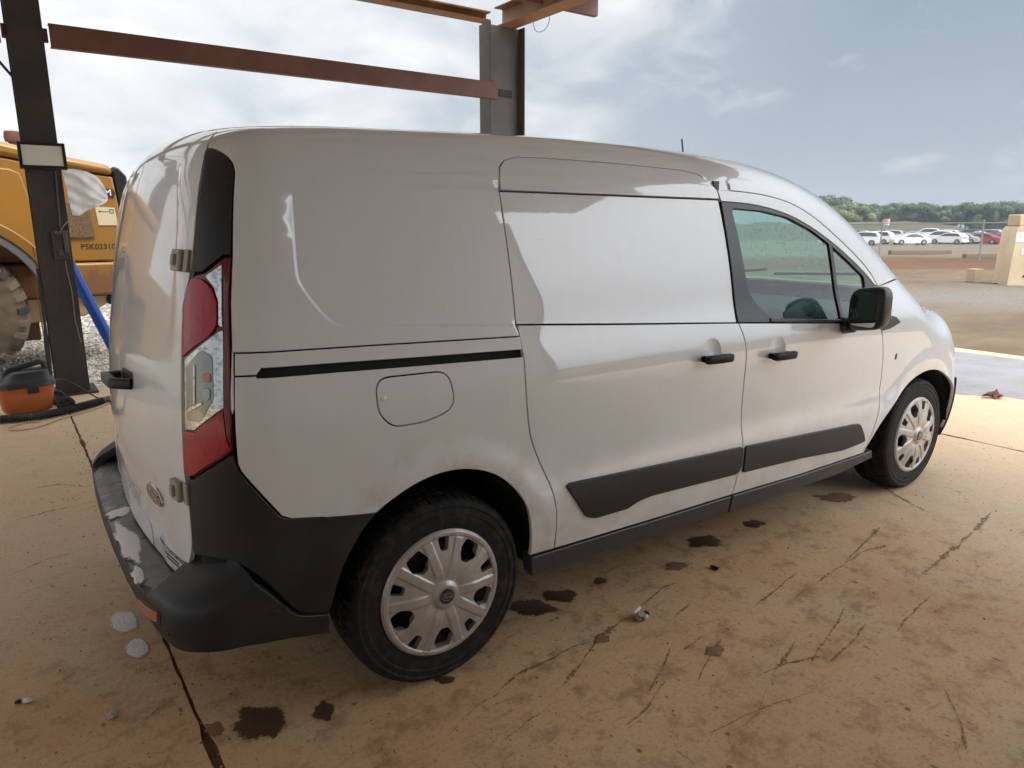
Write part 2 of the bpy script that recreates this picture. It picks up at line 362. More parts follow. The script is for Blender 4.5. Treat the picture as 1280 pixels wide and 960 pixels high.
def fill2d(loops, grid, extra=None):
    """triangulate the area inside loops[0] and outside the others; returns points, triangles and the index lists of the loops"""
    pts = [q for L in loops for q in L]; ed = []; k = 0
    for L in loops: ed += [(k+i, k+(i+1) % len(L)) for i in range(len(L))]; k += len(L)
    lo, hi = loops[0].min(0), loops[0].max(0)
    gx, gy = np.arange(lo[0]+grid*.5, hi[0], grid), np.arange(lo[1]+grid*.5, hi[1], grid*.9)
    G = np.array([(x+(j % 2)*grid*.5, y) for j, y in enumerate(gy) for x in gx]) if len(gx) and len(gy) else np.zeros((0, 2))
    if extra is not None and len(extra):
        ex = np.asarray(extra)
        if len(G):
            d2 = np.full(len(G), 9.)
            for q in ex[::3]: d2 = np.minimum(d2, (G[:, 0]-q[0])**2+(G[:, 1]-q[1])**2)
            G = G[d2 > (.55*grid)**2]
        G = np.vstack([G, ex])
    def depth(Q):
        d = -sdpoly(Q, loops[0])
        for L in loops[1:]: d = np.minimum(d, sdpoly(Q, L))
        return d
    if len(G): G = G[depth(G) > min(.35*grid, .006)]
    allp = [Vector((float(a), float(b))) for a, b in pts]+[Vector((float(a), float(b))) for a, b in G]
    v, _, f, ov, _, _ = delaunay_2d_cdt(allp, ed, [], 0, 1e-7)
    V = np.array([(p.x, p.y) for p in v]); T = np.array([q for q in f if len(q) == 3])
    T = T[depth(V[T].mean(1)) > 0]
    mp = {}
    for i, src in enumerate(ov):
        for q in src: mp[q] = i
    idx = []; k = 0
    for L in loops: idx.append([mp[k+i] for i in range(len(L))]); k += len(L)
    a = V[T]; ar = (a[:, 1, 0]-a[:, 0, 0])*(a[:, 2, 1]-a[:, 0, 1])-(a[:, 2, 0]-a[:, 0, 0])*(a[:, 1, 1]-a[:, 0, 1])
    T[ar < 0] = T[ar < 0][:, ::-1]
    return V, T, idx
def sheet(P, mapf, holes=(), grid=.03, gap=.002, bevel=.002, depth=.014, off=0., extra=None, step=.02):
    """panel over polygon P (surface coordinates): face, rolled edge and a lip turned inwards. mapf(points, off) -> positions, normals"""
    loops = []
    for i, L in enumerate([P, *holes]):
        L = resample(L, step)
        if (area2(L) < 0) == (i == 0): L = L[::-1]          # outer loop anticlockwise, holes clockwise
        loops.append(inset(L, gap))
    face = [inset(L, bevel) for L in loops]
    V, T, idx = fill2d(face, grid, extra)
    p, n = mapf(V, off); Vs, Ns, Ts = [p], [n], [T]; base = len(p)
    for L, id0 in zip(loops, idx):
        q, nn = mapf(L, off); qi, _ = mapf(inset(L, bevel), off)
        o = q-qi; o -= nn*(o*nn).sum(1)[:, None]; o /= np.linalg.norm(o, axis=1)[:, None]+1e-9
        mid, nm = mapf(inset(L, bevel*.3), off); m = len(L)
        rings = [(mid-nm*bevel*.3, (nn+o)*.7071), (q-nn*bevel, o), (q-nn*max(depth, bevel*1.01), o)]
        prev = np.array(id0)
        for rv, rn in rings:
            cur = base+np.arange(m); base += m; Vs.append(rv); Ns.append(rn)
            a, b = prev, np.roll(prev, -1); c, d = cur, np.roll(cur, -1)
            Ts.append(np.stack([a, c, b], 1)); Ts.append(np.stack([b, c, d], 1)); prev = cur
    return np.vstack(Vs), np.vstack(Ts), np.vstack(Ns)
def svmap(fn=None): return lambda Q, off: surf(Q[:, 0], Q[:, 1], off, fn)
def topmap(Q, off):
    """panels seen from above: coordinates are x and y"""
    lo = np.full(len(Q), .5); hi = np.full(len(Q), 2.1)
    for _ in range(40):
        m = (lo+hi)/2; c = F(Q[:, 0], Q[:, 1], m) > 0; hi = np.where(c, m, hi); lo = np.where(c, lo, m)
    p = np.column_stack([Q, (lo+hi)/2]); n = grad(p); return p+n*off, n
def put(name, data, mat, parent, mirror=True, label=None):
    V, T, Nn = data; o = mesh_np(name, V, T if V[:, 1].mean() < 9 else T, mat, parent, Nn)
    if label: o['label'] = label
    if not mirror: return o
    k = np.array([1, -1, 1]); m = mesh_np(name, V*k, T[:, ::-1], mat, parent, Nn*k)
    return o, m
def panel(name, P, mat, parent, mirror=True, fn=None, label=None, **k):
    return put(name, sheet(np.asarray(P, float), svmap(fn), **k), mat, parent, mirror, label)
def at(s, v, off=0., fn=None):
    """position on the van body with the along, up and outward directions there"""
    e = 2e-3; p, n = surf(np.array([s, s+e, s]), np.array([v, v, v+e]), 0., fn)
    n0 = Vector(n[0]); a = (Vector(p[1])-Vector(p[0])).normalized(); u = n0.cross(a).normalized()
    if u.z < 0: u = -u
    return Vector(p[0])+n0*off, a, u, n0
def lettering(name, key, mat, parent, s0, v0, height, off=.0015, squeeze=1., mir=1, thick=0):
    v, f = TXT[key]; hgt = .7
    Q = np.column_stack([s0+mir*v[:, 0]*height/hgt*squeeze, v0+v[:, 1]*height/hgt]); p, n = surf(Q[:, 0], Q[:, 1], off)
    me = bpy.data.meshes.new(name); me.from_pydata([tuple(map(float, q)) for q in p], [], f if mir > 0 else [q[::-1] for q in f]); me.update()
    return link(name, me, mat, parent)
# ================================================================= the van
VAN = thing("delivery_van", "white cargo van with black side mouldings, dirty sills and silver wheel covers", "van")
def paint(name, dirt=1.):
    m = Mat(name, (.74, .78, .81), .32, coat=1., coat_rough=.018, ior=1.5); m.b.inputs["Coat IOR"].default_value = 1.75
    p = m.pos(); sep = m.n("SeparateXYZ"); m.l(p, sep.inputs[0])
    h = m.n("MapRange"); h.inputs[1].default_value = .95; h.inputs[2].default_value = .28; m.l(sep.outputs[2], h.inputs[0])
    n = m.noise(p, 5.5, 6, .62); n2 = m.noise(m.mapping(p, (18, 18, 3)), 1.6, 5, .6)
    spl = m.math('MULTIPLY', m.math('POWER', h.outputs[0], 1.6), m.ramp(n, [(.35, .1), (.7, 1.)]))
    film = m.math('ADD', m.math('MULTIPLY', spl, .62*dirt), m.math('MULTIPLY', m.ramp(n2, [(.45, 0.), (.8, 1.)]), .05*dirt))
    ax = m.math('ADD', m.math('POWER', sep.outputs[0], 2.), m.math('POWER', m.math('SUBTRACT', sep.outputs[2], .33), 2.)); rg = m.ramp(ax, [(.17, 1.), (.34, 0.)])
    film = m.math('ADD', film, m.math('MULTIPLY', m.math('MULTIPLY', rg, m.ramp(m.noise(p, 9, 7, .7), [(.46, 0.), (.72, 1.)])), .42*dirt))
    sc_ = m.noise(m.mapping(p, (3, 3, 46), (0, .35, 0)), 3.2, 3, .5); film = m.math('ADD', film, m.math('MULTIPLY', m.math('MULTIPLY', m.ramp(sc_, [(.70, 0.), (.735, 1.)]), m.ramp(n, [(.52, 0.), (.62, 1.)])), .22*dirt))
    m.color(m.mix(film, (.74, .78, .81), (.36, .27, .18)))
    m.rough(m.math('ADD', m.math('MULTIPLY', film, .5), .30))
    r = m.math('SUBTRACT', 1., m.math('MULTIPLY', film, .75)); m.l(r, m.b.inputs["Coat Weight"])
    return m
M_PAINT = paint("white_paint"); M_PAINT_REAR = paint("dusty_white_paint", 1.25); M_PAINT_REAR.b.inputs["Coat IOR"].default_value = 1.33; M_PAINT_REAR.b.inputs["Coat Roughness"].default_value = .05; M_PAINT_REAR.b.inputs["Specular IOR Level"].default_value = .25
M_BLACK = Mat("black_trim", (.009, .0095, .011), .42); M_BLACK.bump(M_BLACK.noise(M_BLACK.pos(), 900, 2), .12, .002)
def grey_plastic():
    m = Mat("grey_plastic", (.022, .024, .027), .5); p = m.pos()
    n = m.noise(p, 7, 6, .65); d = m.noise(m.mapping(p, (60, 60, 25)), 1.5, 4)
    f = m.math('MULTIPLY', m.ramp(n, [(.45, 0.), (.8, 1.)]), .22)
    f = m.math('ADD', f, m.math('MULTIPLY', m.ramp(d, [(.6, 0.), (.75, 1.)]), .14))
    m.color(m.mix(f, (.0085, .011, .0145), (.08, .066, .052))); m.rough(m.math('ADD', .38, m.math('MULTIPLY', n, .22)))
    m.bump(m.noise(p, 700, 2), .18, .002); return m
M_PLAST = grey_plastic()
M_DARK = Mat("dark_void", (.008, .008, .009), .85)
M_CHROME = Mat("lamp_chrome", (.50, .47, .42), .24, metal=1); nz = M_CHROME.noise(M_CHROME.mapping(M_CHROME.pos(), (40, 40, 70)), 1.6, 3); M_CHROME.color(M_CHROME.mix(M_CHROME.ramp(nz, [(.38, 0.), (.50, 1.)]), (.40, .37, .33), (.70, .68, .64))); M_CHROME.bump(nz, .2, .003)
def red(name, c):
    m = Mat(name, c, .3, coat=.55, coat_rough=.04, spec=.3); n = m.noise(m.mapping(m.pos(), (70, 70, 26)), 1, 3)
    m.color(m.mix(m.ramp(n, [(.45, 0.), (.8, 1.)]), c, tuple(q*.55 for q in c))); w = m.voronoi(m.pos(), 170); m.bump(w, .12, .003); return m
M_RED = red("red_lens", (.42, .006, .012)); M_RED2 = red("dark_red_lens", (.16, .004, .010))
def glass(name, tint, rough=.0, wet=False, ior=1.5, body=.0):
    m = Mat(name, tint); nt = m.nt; m.N.remove(m.b)
    tr = m.n("BsdfTransparent"); tr.inputs[0].default_value = (*tint, 1); gl = m.n("BsdfGlossy"); gl.inputs["Roughness"].default_value = rough
    fr = m.n("Fresnel"); bf = m.n("NewGeometry"); m.l(m.math('ADD', m.math('MULTIPLY', bf.outputs['Backfacing'], 1/ior-ior), ior), fr.inputs[0]); mx = m.n("MixShader"); m.l(tr.outputs[0], mx.inputs[1]); m.l(gl.outputs[0], mx.inputs[2])
    f = m.math('MULTIPLY', fr.outputs[0], 1.25); m.l(f, mx.inputs[0]); out = mx.outputs[0]
    if wet:
        v = m.voronoi(m.pos(), 75); n = m.noise(m.pos(), 6, 3); d = m.math('MULTIPLY', m.ramp(v, [(.16, 1.), (.24, 0.)]), m.ramp(n, [(.48, 0.), (.60, 1.)]))
        bp = m.n("Bump"); bp.inputs["Strength"].default_value = .9; bp.inputs["Distance"].default_value = .004; m.l(d, bp.inputs["Height"])
        m.l(bp.outputs[0], gl.inputs["Normal"]); m.l(bp.outputs[0], fr.inputs["Normal"])
        df = m.n("BsdfDiffuse"); df.inputs[0].default_value = (.6, .62, .6, 1); m2 = m.n("MixShader"); m.l(m.math('MULTIPLY', d, .35), m2.inputs[0])
        m.l(out, m2.inputs[1]); m.l(df.outputs[0], m2.inputs[2]); out = m2.outputs[0]
    m.l(out, m.N["Material Output"].inputs[0]); return m
M_GLASS = glass("window_glass", (.43, .71, .64), wet=True); M_CLEAR = glass("clear_lens", (.93, .94, .92))
# ---- outlines in body coordinates: s along the side (wrapping round the corners), v up the side (curving on over the roof)
D_REAR = [(.306, 1.595), (.306, 1.163), (.313, 1.058), (.311, .956), (.330, .815), (.352, .750), (.389, .671), (.425, .597), (.447, .505), (.452, .422), (.452, .349)]
D_TOP = [(.308, 1.64), (.322, 1.685), (.348, 1.712), (.40, 1.729), (.487, 1.732), (.844, 1.727), (1.20, 1.715), (1.28, 1.702), (1.335, 1.672), (1.372, 1.636)]
D_FRONT = [(1.383, 1.587), (1.397, 1.413), (1.404, 1.25), (1.410, 1.083), (1.440, 1.02), (1.453, .945), (1.456, .80), (1.466, .64), (1.474, .55), (1.478, .47), (1.458, .415), (1.446, .327)]
FD_TOP = [(1.377, 1.634), (1.52, 1.63), (1.684, 1.620), (1.868, 1.588), (2.023, 1.524), (2.184, 1.427), (2.358, 1.306), (2.480, 1.210), (2.538, 1.141)]
FD_FRONT = [(2.530, 1.08), (2.498, 1.0), (2.535, .93), (2.575, .82), (2.592, .695), (2.583, .539), (2.552, .414), (2.51, .314)]
SURR = [(1.390, 1.583), (1.602, 1.574), (1.808, 1.538), (1.979, 1.483), (2.131, 1.410), (2.255, 1.338), (2.421, 1.226), (2.505, 1.155)]
ARCH = [(-.370, .300), (-.362, .409), (-.343, .490), (-.316, .559), (-.273, .614), (-.222, .658), (-.149, .695), (-.081, .722), (-.003, .735), (.075, .730), (.154, .706), (.223, .666), (.281, .608), (.319, .545), (.338, .47), (.346, .40), (.342, .353)]
FARCH = [(2.51, .314), (2.573, .40), (2.63, .475), (2.705, .545), (2.80, .607), (2.92, .660), (3.05, .686), (3.17, .682), (3.28, .650), (3.37, .590), (3.44, .50), (3.475, .40), (3.49, .27)]
L1 = [(-.536, 1.157), (-.197, 1.146), (.312, 1.126)]; SLOT = [(.312, 1.083), (-.481, 1.114), (-.491, 1.098), (-.536, 1.098)]
SEAM = [(2.7, 1.272), (2.5, 1.427), (2.3, 1.591), (2.1, 1.746), (2.05, 1.757), (1.8, 1.825), (1.5, 1.846), (1, 1.855), (.5, 1.854), (0, 1.847), (-.30, 1.840), (-.45, 1.842), (-.60, 1.842), (-.84, 1.842)]
LAMP_E = [(-.542, 1.58), (-.540, 1.404), (-.543, 1.283), (-.542, 1.183), (-.539, 1.002), (-.541, .906)]
SHUT = [(-.84, 1.842), (-.775, 1.80), (-.718, 1.75), (-.662, 1.652), (-.645, 1.491), (-.649, 1.36), (-.680, 1.272), (-.679, 1.065), (-.675, .826), (-.668, .79), (-.662, .707), (-.664, .61), (-.69, .55), (-.724, .487)]
SEND = SC-RC*math.pi/2+YA                 # the middle of the back
SFRT = SF+RC*math.pi/2-YA                 # the middle of the front
def near(P, d=.009, step=.012):
    """extra points either side of a relief edge"""
    L = resample(np.asarray(P), step); return np.vstack([L]+[inset(L, d*q) for q in (.35, -.35, .7, -.7, 1.1, -1.1, 1.7, -1.7)])
bodyrel = near(RECESS, .0055, .006)
bowls = np.vstack([[(a+.058*q*math.cos(t), b+.055*q*math.sin(t)) for t in np.linspace(0, 2*math.pi, 26)[:-1] for q in (.2, .4, .6, .78, .9, 1.0, 1.12)] for a, b in HANDLES])
def smooth(P, it=2):
    P = [tuple(q) for q in P]
    for _ in range(it):
        o = [P[0]]
        for a, b in zip(P[:-1], P[1:]): o += [(a[0]*.75+b[0]*.25, a[1]*.75+b[1]*.25), (a[0]*.25+b[0]*.75, a[1]*.25+b[1]*.75)]
        P = o+[P[-1]]
    return P
ARCH_I = ARCH
PT0 = smooth([(-.695, 1.722), (-.66, 1.716), (-.594, 1.686), (-.557, 1.656), (-.543, 1.623), (-.542, 1.58)], 2)[:-1]
# ---- body sides
SURR = smooth(SURR); FD_TOP = smooth(FD_TOP)
up = L1[:1]+L1[1:]+[(.306, 1.163), (.306, 1.595)]+D_TOP[:-1]+FD_TOP+[(2.75, 1.105), (2.98, 1.075), (2.98, 1.108)]+[(2.9, 1.15)]+SEAM+[(-.775, 1.80), (-.718, 1.75)]+PT0+LAMP_E[:-1]
panel("body_side", up, M_PAINT, VAN, grid=.03, extra=bodyrel)
low = [(-.536, 1.098), (-.491, 1.097), (-.490, 1.092), (.312, 1.062)]+smooth(D_REAR[2:])[1:]+smooth(ARCH[4:])[::-1]+[(-.369, .674), (-.443, .690), (-.463, .705), (-.531, .845), (-.537, .867), (-.537, .911)]
FUEL = rp([(-.21, 1.055), (.028, 1.050), (.046, .935), (-.05, .905), (-.165, .905), (-.21, .955)], .045, 6)
panel("lower_quarter", low, M_PAINT, VAN, grid=.022, holes=[FUEL], fn=F_FLUSH)
panel("rail_cover", L1+SLOT, M_PAINT, VAN, grid=.03, off=.0015, fn=F_FLUSH)
fl = panel("fuel_flap", FUEL, M_PAINT, VAN, grid=.02, mirror=False, fn=F_FLUSH)
P, a, u, n = at(-.190, .995); b = MB(); b.sphere((0, 0, 0), (.012, .005, .009)); o = b.build("finger_notch", M_PAINT, fl, smooth=80); o.location = P-n*.002
# ---- rear pillar trim and lamp
PT = smooth([(-.695, 1.722), (-.66, 1.716), (-.594, 1.686), (-.557, 1.656), (-.543, 1.623), (-.542, 1.58)], 2)+[(-.541, 1.404), (-.558, 1.404), (-.612, 1.361), (-.642, 1.359), (-.639, 1.491), (-.655, 1.640)]
panel("pillar_trim", PT, M_BLACK, VAN, grid=.03, off=.001)
LAMP = rp([(-.642, 1.356), (-.665, 1.315), (-.679, 1.272), (-.677, 1.192), (-.674, 1.066), (-.671, .938), (-.670, .85), (-.659, .816), (-.637, .820), (-.541, .902), (-.539, .998), (-.542, 1.18), (-.543, 1.282), (-.540, 1.401), (-.558, 1.402), (-.612, 1.359)], .012)
RED_UP = rp([(-.643, 1.348), (-.661, 1.315), (-.676, 1.272), (-.672, 1.135), (-.588, 1.199), (-.571, 1.225), (-.571, 1.285), (-.583, 1.32), (-.609, 1.344)], .012)
STRIP = [(-.604, 1.352), (-.5605, 1.384), (-.558, 1.220), (-.5695, 1.228), (-.5695, 1.287), (-.581, 1.324)]
RED_SIDE = [(-.559, 1.386), (-.543, 1.397), (-.546, 1.282), (-.544, 1.18), (-.541, .998), (-.544, .910), (-.553, .945), (-.556, 1.018), (-.5565, 1.201)]
CLEAR = [(-.6715, 1.131), (-.5705, 1.2125), (-.558, 1.217), (-.556, 1.018), (-.632, .949), (-.669, .945)]
RED_LOW = [(-.669, .941), (-.630, .945), (-.556, 1.012), (-.552, .943), (-.545, .906), (-.637, .826), (-.658, .820), (-.668, .85)]
for sg in (1, -1):
    def P_(name, poly, m, par, **k):
        d = sheet(np.asarray(poly, float), svmap(), **k)
        V, T, Nn = d; kk = np.array([1, sg, 1]); return mesh_np(name, V*kk, T if sg > 0 else T[:, ::-1], m, par, Nn*kk)
    lamp = P_("rear_lamp", LAMP, M_RED2, VAN, grid=.03, off=-.004)
    o = P_("red_lens", RED_UP, M_RED, lamp, grid=.014, off=.004, gap=.0005, depth=.006)

    P_("reflector_strip", STRIP, M_CHROME, lamp, grid=.01, off=.0025, gap=.0005, depth=.004)
    P_("side_lens", RED_SIDE, M_RED2, lamp, grid=.014, off=.004, gap=.0005, depth=.006)
    P_("red_lens", RED_LOW, M_RED, lamp, grid=.014, off=.004, gap=.0005, depth=.006)
    rf = P_("reflector", CLEAR, M_CHROME, lamp, grid=.008, off=-.0025, gap=.0006, depth=.001)
    P_("clear_lens", CLEAR, M_CLEAR, lamp, grid=.02, off=.0045, gap=.0005, depth=.007)
    # the bowl behind the clear lens: dark shroud, amber bulb, steel clip
    def rib(name, poly, m, par, off, depth): return P_(name, rp(poly, .01), m, par, grid=.01, off=off, gap=.0003, depth=depth, bevel=.0012)
    rib("bulb_shroud", [(-.660, 1.115), (-.612, 1.165), (-.582, 1.15), (-.578, 1.04), (-.610, .975), (-.658, .972)], Mat("bulb_shroud", (.30, .28, .25), .22, metal=.8), lamp, -.001, .002)
    rib("amber_bulb", [(-.605, 1.105), (-.584, 1.105), (-.584, 1.08), (-.605, 1.08)], Mat("amber_bulb", (.65, .20, .03), .2, coat=1), lamp, .0025, .003)
    rib("bulb_clip", [(-.632, 1.12), (-.626, 1.125), (-.624, 1.02), (-.630, 1.02)], M_CHROME, lamp, .0025, .003)
    rib("bulb_clip", [(-.650, 1.005), (-.606, 1.03), (-.604, 1.022), (-.648, .994)], M_CHROME, lamp, .0025, .003)
    rib("reflex_grid", [(-.606, 1.065), (-.585, 1.068), (-.585, 1.035), (-.606, 1.032)], Mat("reflex_grid", (.38, .36, .33), .3, metal=.7), lamp, .002, .003)
# ---- back doors (the pair meet in the middle)
rd = [(SEND+.002, .483), (-1.15, .482), (-.9, .483), (-.75, .486)]+smooth(SHUT[::-1], 1)+[(-.95, 1.845), (-1.2, 1.845), (SEND+.002, 1.845)]
def yz2sv(poly): return [(SC-RC*math.pi/2-(-y-YA), z) for y, z in poly]     # points on the flat of the back
rel = near(np.array([(-.30-RC*math.atan2(.40, y-.45), z) if y > .45 else (SC-RC*math.pi/2+YA+y, z) for y, z in REAR_WIN]), .008, .009)
rdoor, rdoor2 = panel("rear_door", rd, M_PAINT_REAR, VAN, grid=.022, extra=rel)
HIN = Mat("dirty_hinge", (.34, .32, .28), .5)
for v0 in (1.388, .768):
    hb = MB(); P, a, u, n = at(-.703, v0, .007); R = Matrix((a, u, n)).transposed()
    hb.box(P, (.052, .058, .018), R); hb.box(P+a*.0-n*0+n*.012, (.020, .030, .012), R)
    P2, a2, u2, n2 = at(-.662, v0, .004); R2 = Matrix((a2, u2, n2)).transposed(); hb.box(P2, (.020, .060, .012), R2)
    pin = [P+a*.024+n*.004-u*.029, P+a*.024+n*.004+u*.029]; hb.tube(pin, .008, 10)
    hb.build("door_hinge", HIN, rdoor, bevel=.003)
# grab handle and bowl on the back door
P, a, u, n = at(-1.13, .985, 0)
hp = []
for t in np.linspace(0, 1, 13):
    q, _, uu, nn = at(-1.315+.215*t, .985+.006*t, .004+.046*min(1, math.sin(math.pi*t)*2.2)); hp.append(q)
hb = MB(); hb.tube(hp, .017, 12, sq=.8); h = hb.build("door_handle", M_BLACK, rdoor, smooth=60)
panel("handle_bowl", rp([(-1.28, 1.02), (-1.09, 1.03), (-1.09, .985), (-1.28, .975)], .02), M_BLACK, rdoor, grid=.02, off=.0006, gap=.0001, depth=.002, bevel=.001, mirror=False)
# maker's oval, ghost lettering, bottom lettering, plate
def ellipse(c, r, n=40): return [(c[0]+r[0]*math.cos(2*math.pi*k/n), c[1]+r[1]*math.sin(2*math.pi*k/n)) for k in range(n)]
oc = (-.892, .690); em = panel("oval_emblem", ellipse(oc, (.080, .030)), Mat("emblem_rim", (.5, .5, .5), .2, metal=1), rdoor, grid=.02, off=.008, gap=0, bevel=.003, depth=.009, mirror=False)
panel("emblem_face", ellipse(oc, (.074, .0252)), Mat("emblem_blue", (.008, .016, .05), .2, coat=1), em, grid=.02, off=.0095, gap=0, bevel=.001, depth=.002, mirror=False)
lettering("emblem_lettering", "Ford", Mat("emblem_silver", (.6, .6, .6), .3, metal=1), em, oc[0], oc[1], .030, .0112)
lettering("embossed_lettering", "TRANSIT", Mat("ghost_white", (.72, .71, .69), .35), rdoor, -1.235, .60, .062, .002, squeeze=.72)
MT = Mat("black_vinyl", (.02, .02, .02), .5)
lettering("vinyl_lettering", "PARTY / CUSTOM RATES", MT, rdoor, -.793, .541, .0145, .0012, squeeze=.92)
for k, (c, w) in enumerate(((-.795, .105), (-.790, .085))):
    for j in range(9):
        x0 = c-w/2+w*j/9; panel("vinyl_line", [(x0, .5225-.011*k), (x0+w/9*.72, .5225-.011*k), (x0+w/9*.72, .528-.011*k), (x0, .528-.011*k)], MT, rdoor, grid=.02, off=.0012, gap=0, bevel=.0003, depth=.001, mirror=False)
panel("plate", rp([(-1.325, .490), (-1.325, .578), (-1.20, .572), (-1.02, .566), (-.985, .555), (-.982, .490)], .012), Mat("plate_white", (.62, .64, .66), .4), rdoor, grid=.03, off=.003, gap=0, bevel=.001, depth=.004, mirror=False)
# ---- bumper: its own surface, standing proud of the body
def FB(x, y, z):
    ay = np.abs(y); low = sstep(.42, .30, z)*.035
    side = ay-(WZ(z)+.010-.010*np.clip((-x-.4)/.4, 0, 1))+low*.4
    rear = -.846+.026*(ay/.8)**2+.045*(ay/.85)**8+low-x+.16*sstep(.475, .60, z)
    f = smax(side, rear, .10); return smax(f, z-1.2, .05)
BT = smooth([(-.372, .380), (-.438, .402), (-.461, .441), (-.501, .528), (-.540, .582), (-.575, .600), (-.630, .601), (-.692, .583)], 2)
bp = BT+[(-.712, .545), (-.730, .500), (-.760, .478), (-.80, .472), (-.95, .472), (SEND+.001, .472), (SEND+.001, .33), (-.95, .33), (-.77, .335), (-.68, .350), (-.61, .362), (-.549, .358), (-.467, .334), (-.371, .306)]
bump, bump2 = panel("rear_bumper", bp, M_PLAST, VAN, fn=FB, grid=.022, gap=.0005, bevel=.004, depth=.03)
# step pad on top of the bumper
def step_pad(sg):
    ss = np.linspace(SEND, -.715, 60); a, _ = surf(ss, np.full(60, .472), -.006, FB)
    i, _ = surf(ss, np.full(60, .50), -.012); i[:, 2] = .480; a[:, 2] = .4715
    rows = [a+(i-a)*t for t in np.linspace(0, 1, 8)]; V = np.vstack(rows)
    for k, t in enumerate(np.linspace(0, 1, 8)): V[k*60:(k+1)*60, 2] = .4715+.003*math.sin(math.pi*t)+.006*t
    T = []
    for r in range(7):
        for k in range(59):
            q = (r*60+k, r*60+k+1, (r+1)*60+k+1, (r+1)*60+k); T += [(q[0], q[1], q[2]), (q[0], q[2], q[3])]
    V = V*np.array([1, sg, 1]); T = np.array(T); T = T if sg < 0 else T[:, ::-1]
    return V, T
def wet_pad():
    m = Mat("worn_step_pad", (.06, .06, .065), .35, spec=.6); p = m.pos(); n = m.noise(p, 9, 6, .6); s_ = m.noise(m.mapping(p, (9, 40, 9), (0, 0, .5)), 1, 4)
    m.color(m.mix(m.ramp(n, [(.35, 0.), (.7, 1.)]), (.045, .047, .05), (.15, .15, .155))); m.rough(m.ramp(s_, [(.3, .22), (.75, .5)])); return m
M_PAD = wet_pad()
pads = []
for sg in (1, -1):
    V, T = step_pad(sg); pads.append(mesh_np("step_pad", V, T, M_PAD, bump if sg > 0 else bump2))
refl_ = panel("bumper_reflector", rp([(-.815, .424), (-.695, .456), (-.699, .424), (-.803, .388)], .008), Mat("reflector_red", (.40, .03, .025), .25, coat=1), bump, fn=FB, grid=.02, off=.004, gap=0, bevel=.002, depth=.006, mirror=False)
panel("reflector_frame", rp([(-.828, .428), (-.686, .466), (-.690, .417), (-.812, .378)], .012), M_BLACK, bump, fn=FB, grid=.02, off=.0015, gap=0, bevel=.001, depth=.004, mirror=False)
for s_, v_ in ((-.486, .438), (-.676, .408), (-.98, .40)):
    panel("parking_sensor", ellipse((s_, v_), (.011, .011), 20), M_BLACK, bump, fn=FB, grid=.02, off=.001, gap=0, bevel=.001, depth=.003, mirror=False)
# flat black quarter trim between arch and bumper
ct = [(-.541, .900), (-.637, .818), (-.659, .812), (-.661, .707), (-.664, .608)]+[q for q in BT[::-1] if q[0] > -.655]+smooth(ARCH[1:6])+[(-.37, .677), (-.443, .693), (-.463, .705), (-.531, .845), (-.537, .867)]
panel("quarter_trim", ct, M_PLAST, VAN, grid=.025, off=.004, bevel=.003, depth=.02)
# ---- sliding door
sd, sd2 = panel("sliding_door", [(.306, 1.163), (.774, 1.128), (1.410, 1.083)]+smooth(D_FRONT[3:])[1:]+[(1.0, .335), (.6, .345)]+smooth(D_REAR[2:])[::-1], M_PAINT, VAN, grid=.024, extra=bowls, fn=F_FLUSH)
panel("blank_panel", [(.306, 1.163), (.774, 1.128), (1.410, 1.083)]+D_FRONT[3:0:-1]+[(1.383, 1.592), (.805, 1.598), (.306, 1.603)], M_PAINT, sd, grid=.03, gap=.0022)
panel("header_panel", [(.306, 1.603), (.805, 1.598), (1.383, 1.592)]+[(1.377, 1.632)]+D_TOP[::-1], M_PAINT, sd, grid=.03, gap=.0022, fn=F_FLUSH)
MOULD = rp([(.487, .580), (.502, .592), (.885, .575), (1.471, .550), (1.474, .461), (1.450, .425), (.921, .446), (.85, .440), (.796, .422), (.633, .424), (.585, .440)], .018)
panel("side_moulding", MOULD, M_PLAST, sd, grid=.03, off=.009, bevel=.004, depth=.012)
# ---- front door
fd, fd2 = panel("front_door", [(1.412, 1.083), (1.95, 1.041), (2.488, .998)]+FD_FRONT[2:]+[(1.958, .313)]+smooth(D_FRONT[3:])[:0:-1], M_PAINT, VAN, grid=.024, extra=bowls, fn=F_FLUSH)
panel("door_frame", FD_TOP+[(2.515, 1.150)]+SURR[::-1], M_PAINT, fd, grid=.03, gap=.0015, fn=F_FLUSH)
GL = [(1.452, 1.552), (1.65, 1.542), (1.832, 1.513), (2.006, 1.453), (2.149, 1.380), (2.290, 1.292), (2.418, 1.205), (2.408, 1.10), (2.36, 1.026), (2.168, 1.043), (1.65, 1.083), (1.585, 1.125), (1.532, 1.168), (1.497, 1.22), (1.474, 1.407)]
GL = rp(GL, .02); M_SURR = Mat("window_surround", (.024, .022, .022), .36)
panel("window_surround", SURR+[(2.530, 1.10), (2.488, 1.000), (1.95, 1.043), (1.411, 1.085), (1.404, 1.25), (1.397, 1.413)], M_SURR, fd, grid=.03, off=-.001, holes=[GL], gap=.001, fn=F_FLUSH)
panel("window_glass", GL, M_GLASS, fd, grid=.04, off=-.009, gap=-.006, bevel=.001, depth=.002)
panel("belt_strip", [(1.62, 1.088), (2.488, 1.014), (2.488, .998), (1.62, 1.068)], M_BLACK, fd, grid=.04, off=.005, bevel=.003, depth=.008, fn=F_FLUSH)
panel("window_divider", [(2.132, 1.397), (2.162, 1.38), (2.185, 1.04), (2.160, 1.04)], M_BLACK, fd, grid=.04, off=-.002, gap=0, bevel=.002, depth=.012)
